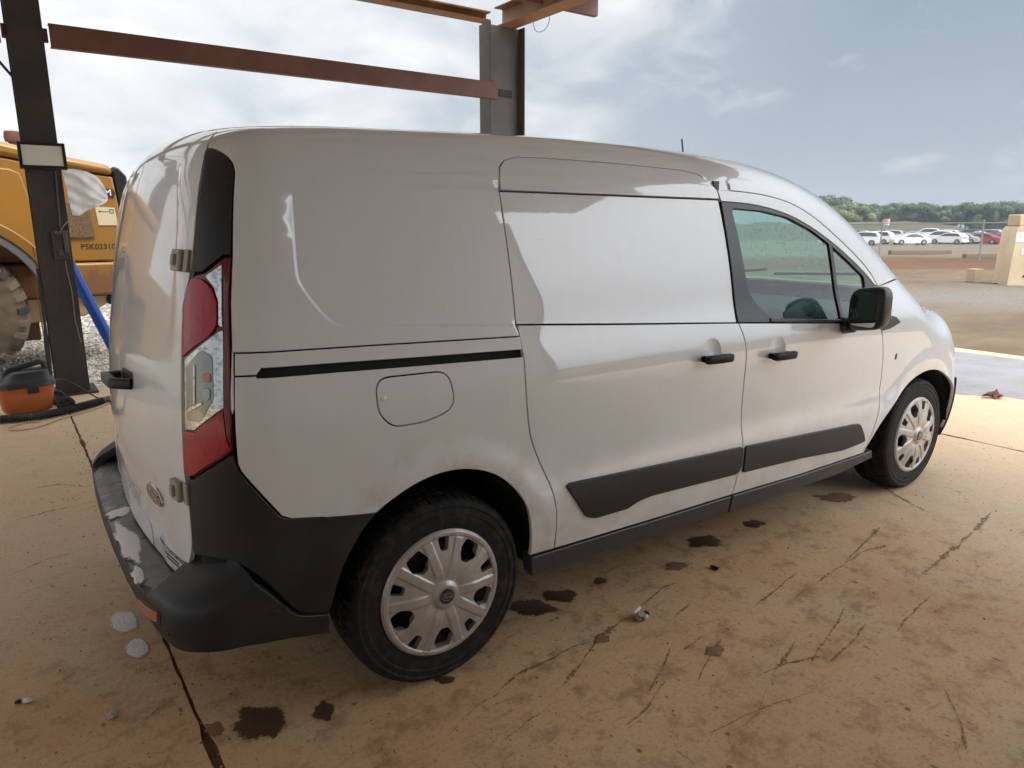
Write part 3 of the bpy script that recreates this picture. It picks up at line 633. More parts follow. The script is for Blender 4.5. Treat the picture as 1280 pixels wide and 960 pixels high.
FM = rp([(1.481, .549), (1.891, .528), (2.156, .514), (2.335, .505), (2.405, .498), (2.455, .442), (2.492, .386), (2.432, .380), (2.278, .373), (1.922, .403), (1.48, .424), (1.484, .46)], .018)
panel("side_moulding", FM, M_PLAST, fd, grid=.03, off=.009, bevel=.004, depth=.012)
def side_handle(s0, v0, door):
    for sg in (1, -1):
        pts = []
        for t in np.linspace(0, 1, 15):
            q = at(s0-.080, v0, .036)[0].lerp(at(s0+.080, v0-.004, .036)[0], t)+Vector((0, -.006*math.sin(math.pi*t), 0)); pts.append(Vector((q.x, q.y*sg, q.z)))
        r = [.011]+[.0165]*13+[.011]; h = MB(); h.tube(pts, r, 12, sq=.8)
        for e in (2, -3): h.box(pts[e]-Vector((0, -.015*sg, 0)), (.022, .04, .022)); h.build("door_handle", M_BLACK, door[0 if sg > 0 else 1], smooth=60)
side_handle(1.235, .962, (sd, sd2)); side_handle(1.668, .930, (fd, fd2))
M_SILL = Mat("sky_tinted_sill_plastic", (.034, .038, .045), .38, spec=.6); M_SILL.bump(M_SILL.noise(M_SILL.pos(), 600, 2), .15, .002)  # lighter and bluer than the other trim: reflected sky and ground put into the colour
# ---- sill cover
panel("sill_cover", [(.345, .345), (.452, .343), (1.0, .330), (1.446, .322), (1.447, .236), (.36, .262)], M_SILL, VAN, grid=.03, off=.002, bevel=.006, depth=.05)
panel("sill_cover", [(1.450, .322), (1.958, .309), (2.51, .309), (2.60, .312), (2.63, .262), (2.3, .232), (1.451, .236)], M_SILL, VAN, grid=.03, off=.002, bevel=.006, depth=.05)
# ---- front wing, bonnet, lamps, nose
wing = [(2.538, 1.141), (2.530, 1.08), (2.498, 1.0), (2.535, .93), (2.575, .82), (2.592, .695), (2.583, .539), (2.552, .414)]+smooth(FARCH)+[(3.505, .27), (3.51, .60), (3.52, .80), (3.46, .86), (3.36, .935), (3.28, .985), (3.10, 1.03), (2.98, 1.075), (2.75, 1.105)]
wg, wg2 = panel("front_wing", wing, M_PAINT, VAN, grid=.024)
panel("mirror_sail", [(2.49, 1.000), (2.55, 1.022), (2.655, .986), (2.70, .955), (2.60, .950), (2.525, .957)], M_SURR, wg, grid=.03, off=.003, gap=0, bevel=.002, depth=.006)
o = panel("plug_hole", ellipse((2.705, .805), (.011, .018), 16), Mat("rusty_hole", (.12, .07, .03), .8), wg, grid=.02, off=.001, gap=0, bevel=.001, depth=.003, mirror=False)
HL = rp([(3.28, .985), (3.36, .935), (3.46, .86), (3.60, .83), (3.80, .835), (3.80, .90), (3.62, .962), (3.44, .990)], .03)
M_HL = Mat("headlight_glass", (.55, .57, .58), .08, metal=.55, coat=1)
panel("headlight", HL, M_HL, VAN, grid=.03, off=.002)
panel("front_bumper_skin", [(3.52, .80), (3.46, .86), (3.60, .83), (3.80, .835), (3.90, .70), (SFRT-.001, .70), (SFRT-.001, .50), (3.51, .58)], M_PAINT, VAN, grid=.035)
panel("front_bumper", [(3.495, .27), (3.512, .58), (SFRT-.001, .50), (SFRT-.001, .22), (3.5, .22)], M_PLAST, VAN, grid=.04, off=.012, depth=.04)
gr = panel("grille", [(3.80, .90), (3.80, .835), (3.90, .70), (SFRT-.001, .70), (SFRT-.001, .895)], M_BLACK, VAN, grid=.04, off=-.004)
for k in range(4):
    z0 = .725+.045*k; panel("grille_bar", [(3.92, z0), (SFRT-.002, z0), (SFRT-.002, z0+.014), (3.92, z0+.014)], M_CHROME, gr[0], grid=.06, off=.012, gap=0, depth=.014)
def top(name, P, m, par, **k): return put(name, sheet(np.asarray(P, float), topmap, **k), m, par, mirror=False)
def sym(h): return h+[(x, -y) for x, y in h[::-1]]
bon = top("bonnet", sym([(3.68, -.02), (3.665, -.3), (3.60, -.52), (3.48, -.66), (3.30, -.742), (3.12, -.772), (3.04, -.72), (3.10, -.4), (3.13, -.02)])[:-1], M_PAINT, VAN, grid=.05)
roof = top("roof", sym([(2.10, -.02), (2.085, -.3), (2.04, -.55), (2.04, -.635), (1.5, -.645), (0, -.645), (-.36, -.645), (-.445, -.585), (-.475, -.45), (-.485, -.2), (-.487, -.02)]), M_PAINT, VAN, grid=.05, off=-.0015, gap=-.008, depth=.002)
ws = top("windscreen", sym([(3.10, -.02), (3.07, -.4), (2.99, -.685), (2.7, -.665), (2.5, -.645), (2.3, -.625), (2.12, -.605), (2.09, -.3), (2.10, -.02)]), glass("windscreen_glass", (.68, .87, .81)), VAN, grid=.06, off=-.004, gap=0, depth=.004)
wb = MB(); wb.tube([(3.05, .1, 1.165), (2.98, -.25, 1.185), (2.93, -.52, 1.20)], .009, 6); wb.tube([(3.08, .62, 1.12), (3.0, .35, 1.17), (2.96, .1, 1.195)], .009, 6); wb.build("wiper", M_BLACK, VAN)
ab = MB(); P = Vector(topmap(np.array([[2.04, .0]]), 0)[0][0]); ab.tube([P-Vector((0, 0, .01)), P+Vector((0, 0, .035))], .013, 8); ab.tube([P+Vector((0, 0, .03)), P+Vector((-.035, 0, .185))], .0042, 6); ab.build("aerial", M_BLACK, VAN)
# ---- door mirrors
def mirror(sg):
    h = MB(); c = Vector((2.145, -1.035*sg, 1.105)); n, m = 20, 14; v = []; f = []
    for j in range(m+1):
        t = -math.pi/2+math.pi*j/m
        for k in range(n):
            p = 2*math.pi*k/n; e = .52; pw = lambda q: math.copysign(abs(q)**e, q)
            x, y, z = pw(math.cos(t))*pw(math.cos(p)), pw(math.cos(t))*pw(math.sin(p)), pw(math.sin(t))
            x = x*(.075 if x > 0 else .05); y *= .085; z *= .098
            x *= 1-.25*max(0, abs(y)/.085)*(x > 0); v.append((c.x+x, c.y+y, c.z+z+.012*(-y*sg/.085)))
    for j in range(m):
        for k in range(n): f.append((j*n+k, j*n+(k+1) % n, (j+1)*n+(k+1) % n, (j+1)*n+k))
    h.add(v, f); h.tube([(2.16, -.955*sg, 1.02), (2.20, -.86*sg, 1.005)], [.035, .045], 10)
    par = fd if sg > 0 else fd2; o = h.build("wing_mirror", M_SURR, par, smooth=60)
    g = MB(); pl = rp([(-.068, -.078), (.068, -.078), (.068, .078), (-.068, .078)], .03, 6); g.add([(0, a_, b_) for a_, b_ in pl], [tuple(range(len(pl)))[::-1]])
    q = g.build("mirror_glass", Mat("mirror_silver", (.75, .8, .78), .02, metal=1), o, smooth=0)
    q.location = (2.0885, -1.038*sg, 1.107); q.rotation_euler = (0, math.radians(3), math.radians(-10)*sg)
mirror(1); mirror(-1)
# ---- dark structure behind the skins, wheel wells, floor, cab
def shell():
    hole = [GL]; P = [(-.60, .30), (.0, .30), (2.5, .30), (2.55, 1.13), (2.30, 1.33), (2.15, 1.44), (1.98, 1.53), (1.8, 1.58), (1.5, 1.70), (1.2, 1.80), (-.55, 1.75), (-.66, 1.5), (-.66, .5)]
    A = [(x, z) for x, z in ARCH]+[(.342, .2), (-.37, .2)]
    outer = [(-.66, .5), (-.60, .32), (-.385, .32)]+[(x*1.02, z+.008) for x, z in ARCH[1:-1]]+[(.36, .30), (2.5, .30)]+P[3:-1]
    panel("body_shell", outer, M_DARK, VAN, off=-.017, holes=[GL], grid=.06, gap=0, depth=.002)
    panel("body_shell", [(-.60, .40), (-.60, 1.74), (-.9, 1.76), (SEND+.001, 1.76), (SEND+.001, .40)], M_DARK, VAN, off=-.02, grid=.08, gap=0, depth=.002)
shell()
for cx, r0 in ((0, .40), (3.062, .40)):
    for sg in (-1, 1):
        b = MB(); pr = []; k0 = 28
        for k in range(k0+1):
            t = .02+(math.pi-.04)*k/k0; pr.append((cx+r0*math.cos(t), .325+r0*math.sin(t)))
        v = [(x, sg*.862, z) for x, z in pr]+[(x, sg*.55, z) for x, z in pr]; n_ = len(pr)
        b.add(v+[(cx, sg*.55, .3)], [(i, i+1, n_+i+1, n_+i) for i in range(n_-1)]+[(n_+i, n_+i+1, 2*n_) for i in range(n_-1)]); b.build("wheel_well", M_DARK, VAN)
b = MB(); b.box((1.5, 0, .28), (4.3, 1.08, .05)); b.box((-.5, 0, .36), (.55, 1.3, .10)); b.box((1.5, 0, .30), (2.2, 1.68, .06)); b.tube([(-.0, -.75, .315), (0, .75, .315)], .05, 10); b.tube([(3.062, -.7, .3), (3.062, .7, .3)], .04, 10); b.build("underbody", M_DARK, VAN)
b = MB(); b.box((1.38, 0, 1.0), (.03, 1.52, 1.3)); b.build("bulkhead", Mat("bulkhead_grey", (.12, .12, .12), .6), VAN)
M_DASH = Mat("dashboard", (.035, .045, .045), .6)
d = MB(); prof = [(2.45, .55), (2.42, .88), (2.50, .98), (2.62, 1.02), (2.9, 1.035), (3.05, 1.03), (3.05, .55)]; d.prism(prof, -.74, .74, 'xz'); d.build("dashboard", M_DASH, VAN, bevel=.02)
d = MB(); d.lathe([(.185+.014*math.cos(t), .014*math.sin(t)) for t in np.linspace(0, 2*math.pi, 9)], 28, 'z'); d.box((0, 0, 0), (.34, .05, .02)); d.box((0, -.09, 0), (.05, .18, .02)); d.sphere((0, 0, .01), (.045, .045, .02))
o = d.build("steering_wheel", M_BLACK, VAN, smooth=60); o.location = (2.30, .38, 1.0); o.rotation_euler = (0, math.radians(-62), 0)
for sy in (-.38, .38):
    s_ = MB(); s_.box((1.78, sy, .68), (.52, .50, .16)); s_.box((1.56, sy, 1.0), (.13, .48, .62), Euler((0, math.radians(-12), 0)).to_matrix()); s_.box((1.50, sy, 1.40), (.09, .26, .17), Euler((0, math.radians(-10), 0)).to_matrix()); s_.build("seat", Mat("seat_cloth", (.03, .032, .035), .9), VAN, bevel=.04, seg=3)
# ---- wheels
M_TYRE = Mat("tyre_rubber", (.012, .012, .012), .75, spec=.3); p = M_TYRE.obj(); nz = M_TYRE.noise(p, 22, 6, .65); M_TYRE.color(M_TYRE.mix(M_TYRE.ramp(nz, [(.48, 0.), (.75, .55)]), (.011, .011, .011), (.085, .062, .042))); M_TYRE.bump(M_TYRE.noise(p, 160, 4), .3, .004)
M_COVER = Mat("wheel_cover_silver", (.46, .43, .385), .36, metal=.55); p = M_COVER.obj(); nz = M_COVER.noise(p, 16, 6, .6); M_COVER.color(M_COVER.mix(M_COVER.ramp(nz, [(.45, 0.), (.85, .7)]), (.47, .455, .43), (.27, .21, .15))); M_COVER.rough(M_COVER.ramp(nz, [(.3, .30), (.8, .6)]))
WR = .3215
def tyre_mesh():
    prof = [(.207, -.004), (.214, .004), (.225, .002), (.245, -.001), (.262, .001), (.268, -.0015), (.285, .002), (.292, -.001), (.300, .003), (.308, .010), (.3145, .019), (.318, .030)]
    tr = [(.3195, .036), (.3205, .052), (.313, .0525), (.313, .0605), (.3213, .061), (.3215, .088), (.313, .0885), (.313, .0965), (.3215, .097), (.3215, .118), (.313, .1185), (.313, .1265), (.3215, .127), (.3213, .154), (.313, .1545), (.313, .1625), (.3205, .163), (.3195, .179)]
    back = [(.318, .185), (.308, .205), (.285, .215), (.25, .213), (.215, .205)]
    P = prof+tr+back; n0 = len(prof); b = MB()
    lug = {n0-2, n0-1, n0, n0+1, n0+4, n0+5, n0+8, n0+9, n0+12, n0+13, n0+16, n0+17}
    def jit(j, k):
        if j in lug and (k+(2 if j > n0+3 else 0)+(1 if j > n0+9 else 0)) % 5 == 0: return -.0055
        if j in lug and (k % 5) == 3 and j < n0+2: return -.002
        return 0
    b.lathe(P, 300, 'y', jit=jit); return b
def cover_h(r, t):
    """height of the wheel cover face at radius r and angle t"""
    u = (t*5/math.pi) % 2; big = abs(u-1)          # 0 in the middle of a wide opening
    h = .004+.015*sstep(.21, .09, r)-.004*sstep(.207, .2164, r)
    for k in range(10):                                # a raised rib in the middle of each spoke, a fine crease each side of it
        a0 = math.radians(90+36+4+18+36*k); d = np.abs((t-a0+math.pi) % (2*math.pi)-math.pi)*r
        h = h+.0048*sstep(.019, .012, d)*sstep(.050, .085, r)*sstep(.204, .185, r)
    h = h+.010*sstep(.052, .034, r)+.004*sstep(.194, .199, r)*sstep(.2164, .210, r)
    return h
def cover():
    loop = np.array(ellipse((0, 0), (.2164, .2164), 120)); holes = []
    for k in range(5):
        for big in (1, 0):
            a0 = 2*math.pi*(k+(0 if big else .5))/5+math.radians(90+36+4)
            loc = [(.118, -.012), (.150, -.034), (.180, -.030), (.190, -.024), (.190, .024), (.180, .030), (.150, .034), (.118, .012)] if big else [(.150, -.013), (.194, -.021), (.194, .021), (.150, .013)]
            ca, sa = math.cos(a0), math.sin(a0); holes.append(rp([(r*ca-w*sa, r*sa+w*ca) for r, w in loc], .007, 4))
    def mp(Q, off):
        r = np.hypot(*Q.T); t = np.arctan2(Q[:, 1], Q[:, 0]); h = cover_h(r, t)+off
        e = 1e-3
        def H(X, Y): return cover_h(np.hypot(X, Y), np.arctan2(Y, X))
        gx = (H(Q[:, 0]+e, Q[:, 1])-H(Q[:, 0]-e, Q[:, 1]))/(2*e); gy = (H(Q[:, 0], Q[:, 1]+e)-H(Q[:, 0], Q[:, 1]-e))/(2*e)
        n = np.stack([-gx, -np.ones_like(gx), -gy], 1); n /= np.linalg.norm(n, axis=1)[:, None]
        return np.stack([Q[:, 0], -h, Q[:, 1]], 1), n
    return sheet(loop, mp, holes=holes, grid=.0042, gap=0, bevel=.0015, depth=.022, step=.012)
tyre0 = tyre_mesh(); cov0 = cover()
M_HUB = Mat("steel_wheel", (.02, .02, .021), .55, metal=.4)
def wheel(cx, sg, first):
    if first is None:
        w = tyre0.build("wheel", M_TYRE, VAN, smooth=28)
        c = mesh_np("wheel_cover", cov0[0], cov0[1], M_COVER, w, cov0[2])
        b = MB(); b.lathe([(.0, .03), (.10, .03), (.16, .045), (.19, .02), (.213, .012), (.213, .19)], 40, 'y'); b.build("wheel_disc", M_HUB, w)
        b = MB(); b.lathe([(.026, -.031), (.0252, -.0335), (0, -.0340)], 32, 'y'); e = b.build("centre_cap", Mat("cap_blue", (.006, .010, .03), .25, coat=1), w, smooth=20)
        v, f = TXT["Ford"]; me = bpy.data.meshes.new("cap_lettering"); me.from_pydata([(p[0]*.017, -.0346, p[1]*.017) for p in v], [], f); me.update(); link("cap_lettering", me, Mat("cap_silver", (.55, .55, .55), .3, metal=1), e)
        b = MB(); el = ellipse((0, 0), (.0225, .0115), 32); b.tube([(x, -.0343, z) for x, z in el]+[(el[0][0], -.0343, el[0][1])], .0007, 5, cap=False); b.build("cap_ring", Mat("cap_silver_ring", (.55, .55, .55), .3, metal=1), e)
    else: w = copy_tree(first, VAN)
    w.location = (cx, -.876*sg, WR-.006); w.rotation_euler = (0, math.radians({(0, 1): 6, (0, -1): 40, (1, 1): 20, (1, -1): 3}[(int(cx > 1), sg)]), 0)
    if sg < 0: w.rotation_euler.z = math.pi
    return w
w0 = wheel(0, 1, None); wheel(3.062, 1, w0); wheel(0, -1, w0); wheel(3.062, -1, w0)
# ================================================================= ground
def band(x, y): return (x+1.04)*.578+(y+2.74)*.816            # metres out from the shed towards the car park
SLAB_Y = 4.86; SLAB_X = 8.35
def ground_z(x, y):
    u = band(x, y); lat = ((x+1.04)*.816-(y+2.74)*.578)/np.maximum(u, 1); rid = .30+.70*sstep(.64, .57, lat)+.10*np.sin(lat*95)+.07*np.sin(lat*210+1)
    z = -.035-1.22*sstep(38, 92, u)+2.8*rid*sstep(118, 140, u)*sstep(-40, 30, x)-1.2*sstep(142, 180, u)*sstep(-40, 30, x)
    left = sstep(SLAB_Y, SLAB_Y+.5, y)*sstep(6, 3, x); z = z-.125*left
    far = sstep(SLAB_X, SLAB_X+2, x)+sstep(SLAB_Y+1, SLAB_Y+4, y)+sstep(-9, -12, y)
    z = z+np.clip(far, 0, 1)*(.035*np.sin(x*1.1+y*.6)*np.sin(y*.83-x*.35)+.03*np.sin(x*.31+1)*np.sin(y*.27))*sstep(60, 30, u)
    return z+.10*np.exp(-((u-24.5)/2.2)**2)*sstep(10, 14, x)
def ground():
    m = Mat("dry_earth", (.4, .3, .2), .85, spec=.2); p = m.pos(); sep = m.n("SeparateXYZ"); m.l(p, sep.inputs[0])
    u = m.math('ADD', m.math('MULTIPLY', m.math('ADD', sep.outputs[0], 1.04), .578), m.math('MULTIPLY', m.math('ADD', sep.outputs[1], 2.74), .816))
    wob = m.math('MULTIPLY', m.math('SUBTRACT', m.noise(p, .35, 4), .5), 3.2); u = m.math('ADD', u, wob)
    n1 = m.noise(p, .8, 8, .62); n2 = m.noise(p, 14, 5, .7); n3 = m.noise(m.mapping(p, (.5, 1.6, 1), (0, 0, .5)), 1.4, 6, .6)
    tan = m.mix(m.ramp(n1, [(.35, 0.), (.68, 1.)]), (0.163, 0.118, 0.0748), (0.113, 0.0794, 0.0475)); tan = m.mix(m.ramp(n3, [(.5, 0.), (.75, .6)]), tan, (0.195, 0.151, 0.104))
    grav = m.mix(m.ramp(n2, [(.35, 0.), (.65, 1.)]), (0.217, 0.199, 0.176), (0.127, 0.113, 0.0949))
    clay = m.mix(m.ramp(n1, [(.3, 0.), (.7, 1.)]), (0.113, 0.0528, 0.0283), (0.139, 0.0714, 0.0415)); grn = m.ramp(m.noise(p, .22, 3), [(.56, 0.), (.66, .55)]); clay = m.mix(grn, clay, (0.064, 0.064, 0.0302))
    def rng_(a, b, soft=.8):
        q = m.n("MapRange"); q.inputs[1].default_value = a-soft; q.inputs[2].default_value = a+soft; m.l(u, q.inputs[0])
        w = m.n("MapRange"); w.inputs[1].default_value = b+soft; w.inputs[2].default_value = b-soft; m.l(u, w.inputs[0]); return m.math('MULTIPLY', q.outputs[0], w.outputs[0])
    c = m.mix(m.math('MULTIPLY', rng_(13.0, 17.2, 1.2), .9), tan, grav); c = m.mix(rng_(22.6, 32.5, .6), c, clay)
    park = m.mix(m.ramp(n1, [(.3, 0.), (.7, 1.)]), (0.181, 0.149, 0.113), (0.149, 0.118, 0.084)); c = m.mix(rng_(34, 118, 1), c, park); c = m.mix(rng_(118, 600, 2), c, m.mix(m.ramp(m.noise(p, .09, 5, .7), [(.40, 0.), (.58, 1.)]), (0.102, 0.0754, 0.0509), (0.0743, 0.0743, 0.04)))
    # crushed stone left of the shed
    q = m.n("MapRange"); q.inputs[1].default_value = 4.9; q.inputs[2].default_value = 5.2; m.l(sep.outputs[1], q.inputs[0])
    w = m.n("MapRange"); w.inputs[1].default_value = 6.5; w.inputs[2].default_value = 3.5; m.l(sep.outputs[0], w.inputs[0]); left = m.math('MULTIPLY', q.outputs[0], w.outputs[0])
    stone = m.mix(m.voronoi(p, 16), (0.102, 0.08, 0.0571), (0.343, 0.314, 0.269)); c = m.mix(left, c, stone); m.color(c)
    h = m.math('ADD', m.math('MULTIPLY', n2, .5), n1); m.bump(h, .5, .05)
    ax = np.unique(np.concatenate([np.arange(-400, -20, 20.), np.arange(-20, 30, .5), np.arange(30, 130, 2.5), np.arange(130, 420, 15.)]))
    ay = np.unique(np.concatenate([np.arange(-400, -20, 20.), np.arange(-20, 25, .5), np.arange(25, 130, 2.5), np.arange(130, 420, 15.)]))
    X, Y = np.meshgrid(ax, ay, indexing='ij'); Z = ground_z(X, Y); b = MB(); ny = len(ay)
    b.v = list(zip(X.ravel().tolist(), Y.ravel().tolist(), Z.ravel().tolist()))
    b.f = [(i*ny+j, (i+1)*ny+j, (i+1)*ny+j+1, i*ny+j+1) for i in range(len(ax)-1) for j in range(ny-1)]
    tag(b.build("ground", m, smooth=180), kind="structure")
ground()
def slab_mat():
    m = Mat("muddy_concrete", (.3, .2, .12), .6, spec=.22); p = m.pos()
    big = m.noise(p, .55, 7, .62, .4); mid = m.noise(p, 2.6, 7, .65, .3); fine = m.noise(p, 26, 4, .7)
    c = m.mix(m.ramp(big, [(.32, 0.), (.66, 1.)]), (.50, .30, .15), (.66, .445, .255))
    c = m.mix(m.ramp(mid, [(.50, 0.), (.72, .65)]), c, (.54, .43, .30))
    c = m.mix(m.ramp(m.noise(p, 1.15, 5, .6, .6), [(.56, 0.), (.70, .5)]), c, (.46, .38, .275))
    c = m.mix(m.ramp(m.noise(p, 7.5, 7, .75), [(.36, .6), (.50, 0.)]), c, (.24, .135, .066))
    s1 = m.noise(m.mapping(p, (2.2, 11, 1), (0, 0, -.28)), 1.9, 5, .6, .35); s2 = m.noise(m.mapping(p, (2.0, 12, 1), (0, 0, -.62)), 1.7, 5, .6, .5); msk = m.ramp(m.noise(p, .9, 3), [(.40, 0.), (.58, 1.)])
    st = m.math('MULTIPLY', m.math('ADD', m.ramp(s1, [(.62, 0.), (.72, .5)]), m.ramp(s2, [(.64, 0.), (.74, .4)])), msk)
    c = m.mix(st, c, (.19, .098, .045)); s3 = m.noise(m.mapping(p, (1.3, 22, 1), (0, 0, -.35)), 1.9, 4, .6, .2); c = m.mix(m.math('MULTIPLY', m.ramp(s3, [(.64, 0.), (.74, .3)]), msk), c, (.64, .48, .32))
    sp = m.voronoi(m.mapping(p, (1, 1, 1), (0, 0, .4)), 11); spm = m.noise(p, 11, 2); c = m.mix(m.math('MULTIPLY', m.ramp(sp, [(.07, .8), (.13, 0.)]), m.ramp(spm, [(.54, 0.), (.58, 1.)])), c, (.12, .064, .030))
    sp_ = m.n("SeparateXYZ"); m.l(p, sp_.inputs[0])
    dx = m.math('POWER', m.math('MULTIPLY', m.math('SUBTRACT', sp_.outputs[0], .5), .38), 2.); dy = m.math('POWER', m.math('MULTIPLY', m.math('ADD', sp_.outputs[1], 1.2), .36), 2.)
    dry = m.ramp(m.math('ADD', m.math('ADD', dx, dy), m.math('ADD', m.math('MULTIPLY', m.math('SUBTRACT', big, .5), 1.1), m.math('MULTIPLY', m.math('MAXIMUM', sp_.outputs[1], 0.), .22))), [(.35, 0.), (1.0, .75)]); c = m.mix(dry, c, (.62, .47, .32))  # dry floor paler, and daylight at the shed's open sides put into its colour
    g1 = m.noise(p, 75, 3, .8); c = m.mix(m.ramp(g1, [(.30, .5), (.46, 0.)]), c, (.17, .095, .048)); c = m.mix(m.ramp(g1, [(.60, 0.), (.78, .45)]), c, (.66, .50, .34))
    s4 = m.noise(m.mapping(p, (5, 26, 1), (0, 0, -.30)), 1.9, 6, .65, .6); s5 = m.noise(m.mapping(p, (5, 24, 1), (0, 0, -.95)), 1.7, 6, .65, .5); m2 = m.ramp(m.noise(m.mapping(p, (1, 1, 1), (0, 0, 0), (5, 3, 0)), 1.3, 4), [(.44, 0.), (.60, 1.)])
    c = m.mix(m.math('MULTIPLY', m.ramp(s4, [(.62, 0.), (.69, .5)]), m2), c, (.20, .105, .052)); c = m.mix(m.math('MULTIPLY', m.ramp(s5, [(.63, 0.), (.69, .45)]), msk), c, (.22, .118, .058))
    wv = m.n("TexWave"); wv.inputs["Scale"].default_value = 9; wv.inputs["Distortion"].default_value = 7; wv.inputs["Detail"].default_value = 4; wv.inputs["Detail Scale"].default_value = 2.5; m.l(m.mapping(p, (.35, 1, 1), (0, 0, -.35)), wv.inputs[0])
    c = m.mix(m.math('MULTIPLY', m.ramp(wv.outputs[1], [(.0, .0), (.10, 0.)]), m.ramp(m.noise(p, .7, 4), [(.48, 0.), (.62, 1.)])), c, (.24, .135, .068))
    for vs_, st_, off_ in ((27, (1, .45, 1), 2.), (46, (1, .6, 1), 7.)):
        fv = m.voronoi(m.mapping(p, st_, (0, 0, -.35), (off_, 0, 0)), vs_); fm = m.noise(m.mapping(p, (1, 1, 1), (0, 0, 0), (off_, off_, 0)), vs_*.55, 3, .6)
        c = m.mix(m.math('MULTIPLY', m.ramp(fv, [(.10, .75), (.24, 0.)]), m.ramp(fm, [(.56, 0.), (.62, 1.)])), c, (.15, .08, .04))
    m.color(c); m.rough(m.ramp(m.noise(p, 1.6, 6, .6), [(.36, .48), (.62, .8)]))
    h = m.math('ADD', m.math('MULTIPLY', fine, .35), m.math('ADD', m.math('MULTIPLY', mid, 1.1), m.math('MULTIPLY', st, -.7))); m.bump(h, .55, .010); return m
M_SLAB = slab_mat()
M_JOINT = Mat("joint_dirt", (.17, .10, .058), .95, spec=.1); M_JOINT.bump(M_JOINT.noise(M_JOINT.pos(), 60, 4), .8, .01)
JOINTS = [-16, -10.86, -5.79, -.715, 4.355, SLAB_X]
tag(MB().box(((-16+SLAB_X)/2, (-5.6+SLAB_Y)/2, -.11), (SLAB_X+16-.06, SLAB_Y+5.6-.06, .196)).build("slab_bed", M_JOINT), kind="structure")
def slab(x0, x1):
    """one bay of the concrete floor with crumbled edges"""
    def edge(x, sgn, out):
        pts = []; y = -5.6
        while y < SLAB_Y:
            w = 0 if out else max(0., random.gauss(.003, .003))+(.009*max(0, math.sin(y*5.1+x))**6 if abs(y) < 4 else 0)
            pts.append((x+sgn*(w+(0 if out else .004)), y)); y += random.uniform(.025, .06) if -3 < y < 4 and not out else .3
        pts.append((x+sgn*.004, SLAB_Y)); return pts
    P = edge(x1, -1, x1 == SLAB_X); Q = edge(x0, 1, x0 == -16)[::-1]
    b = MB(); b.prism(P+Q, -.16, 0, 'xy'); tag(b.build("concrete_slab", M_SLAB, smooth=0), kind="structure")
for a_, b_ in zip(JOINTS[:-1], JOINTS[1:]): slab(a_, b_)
def blob(name, c, u, v, m, lab, cat, group=None, z=.004, seed=0, rough_=.22, parent=None, n=64):
    r = np.random.default_rng(seed); ph = r.uniform(0, 6.28, 6); am = rough_*r.uniform(.2, .7, 6)/np.array([1.6, 1.4, 1.5, 1.7, 2, 2.4]); pts = []
    for k in range(n):
        t = 2*math.pi*k/n; q = 1+sum(a*math.sin((i+2)*t+f) for i, (a, f) in enumerate(zip(am, ph)))+r.normal(0, rough_*.10)
        pts.append((c[0]+q*(u[0]*math.cos(t)+v[0]*math.sin(t)), c[1]+q*(u[1]*math.cos(t)+v[1]*math.sin(t))))
    if area2(np.array(pts)) < 0: pts = pts[::-1]
    b = MB(); k = len(pts); V = []; F_ = []; al = []
    for j, (f, a_) in enumerate(((1.30, 0.), (1.0, .42), (.74, .85), (.45, 1.))):
        V += [((x-c[0])*f+c[0], (y-c[1])*f+c[1], z-.0035+.0011*j) for x, y in pts]; al += [a_]*k
    for j in range(3): F_ += [(j*k+i, j*k+(i+1) % k, (j+1)*k+(i+1) % k, (j+1)*k+i) for i in range(k)]
    F_.append(tuple(range(3*k, 4*k))); b.add(V, F_); o = b.build(name, m, smooth=180)
    at_ = o.data.attributes.new("soak", 'FLOAT', 'POINT'); at_.data.foreach_set("value", al); return tag(o, lab, cat, group)
def soak(m, n_amp=.9):
    """let the stain fade into the floor at its rim"""
    a = m.n("Attribute"); a.attribute_name = "soak"; n = m.noise(m.pos(), 60, 5, .7); f = m.math('ADD', a.outputs["Fac"], m.math('MULTIPLY', m.math('SUBTRACT', n, .5), n_amp)); f = m.ramp(f, [(.25, 0.), (.62, 1.)])
    t = m.n("BsdfTransparent"); x = m.n("MixShader"); m.l(f, x.inputs[0]); m.l(t.outputs[0], x.inputs[1]); m.l(m.b.outputs[0], x.inputs[2]); m.l(x.outputs[0], m.N["Material Output"].inputs[0])
M_WET = Mat("wet_stain", (.095, .052, .028), .42, spec=.4); M_WET.bump(M_WET.noise(M_WET.pos(), 90, 4), .35, .003)
M_DAMP = Mat("damp_stain", (.22, .125, .066), .5)
soak(M_WET, 1.4); soak(M_DAMP, 1.5)
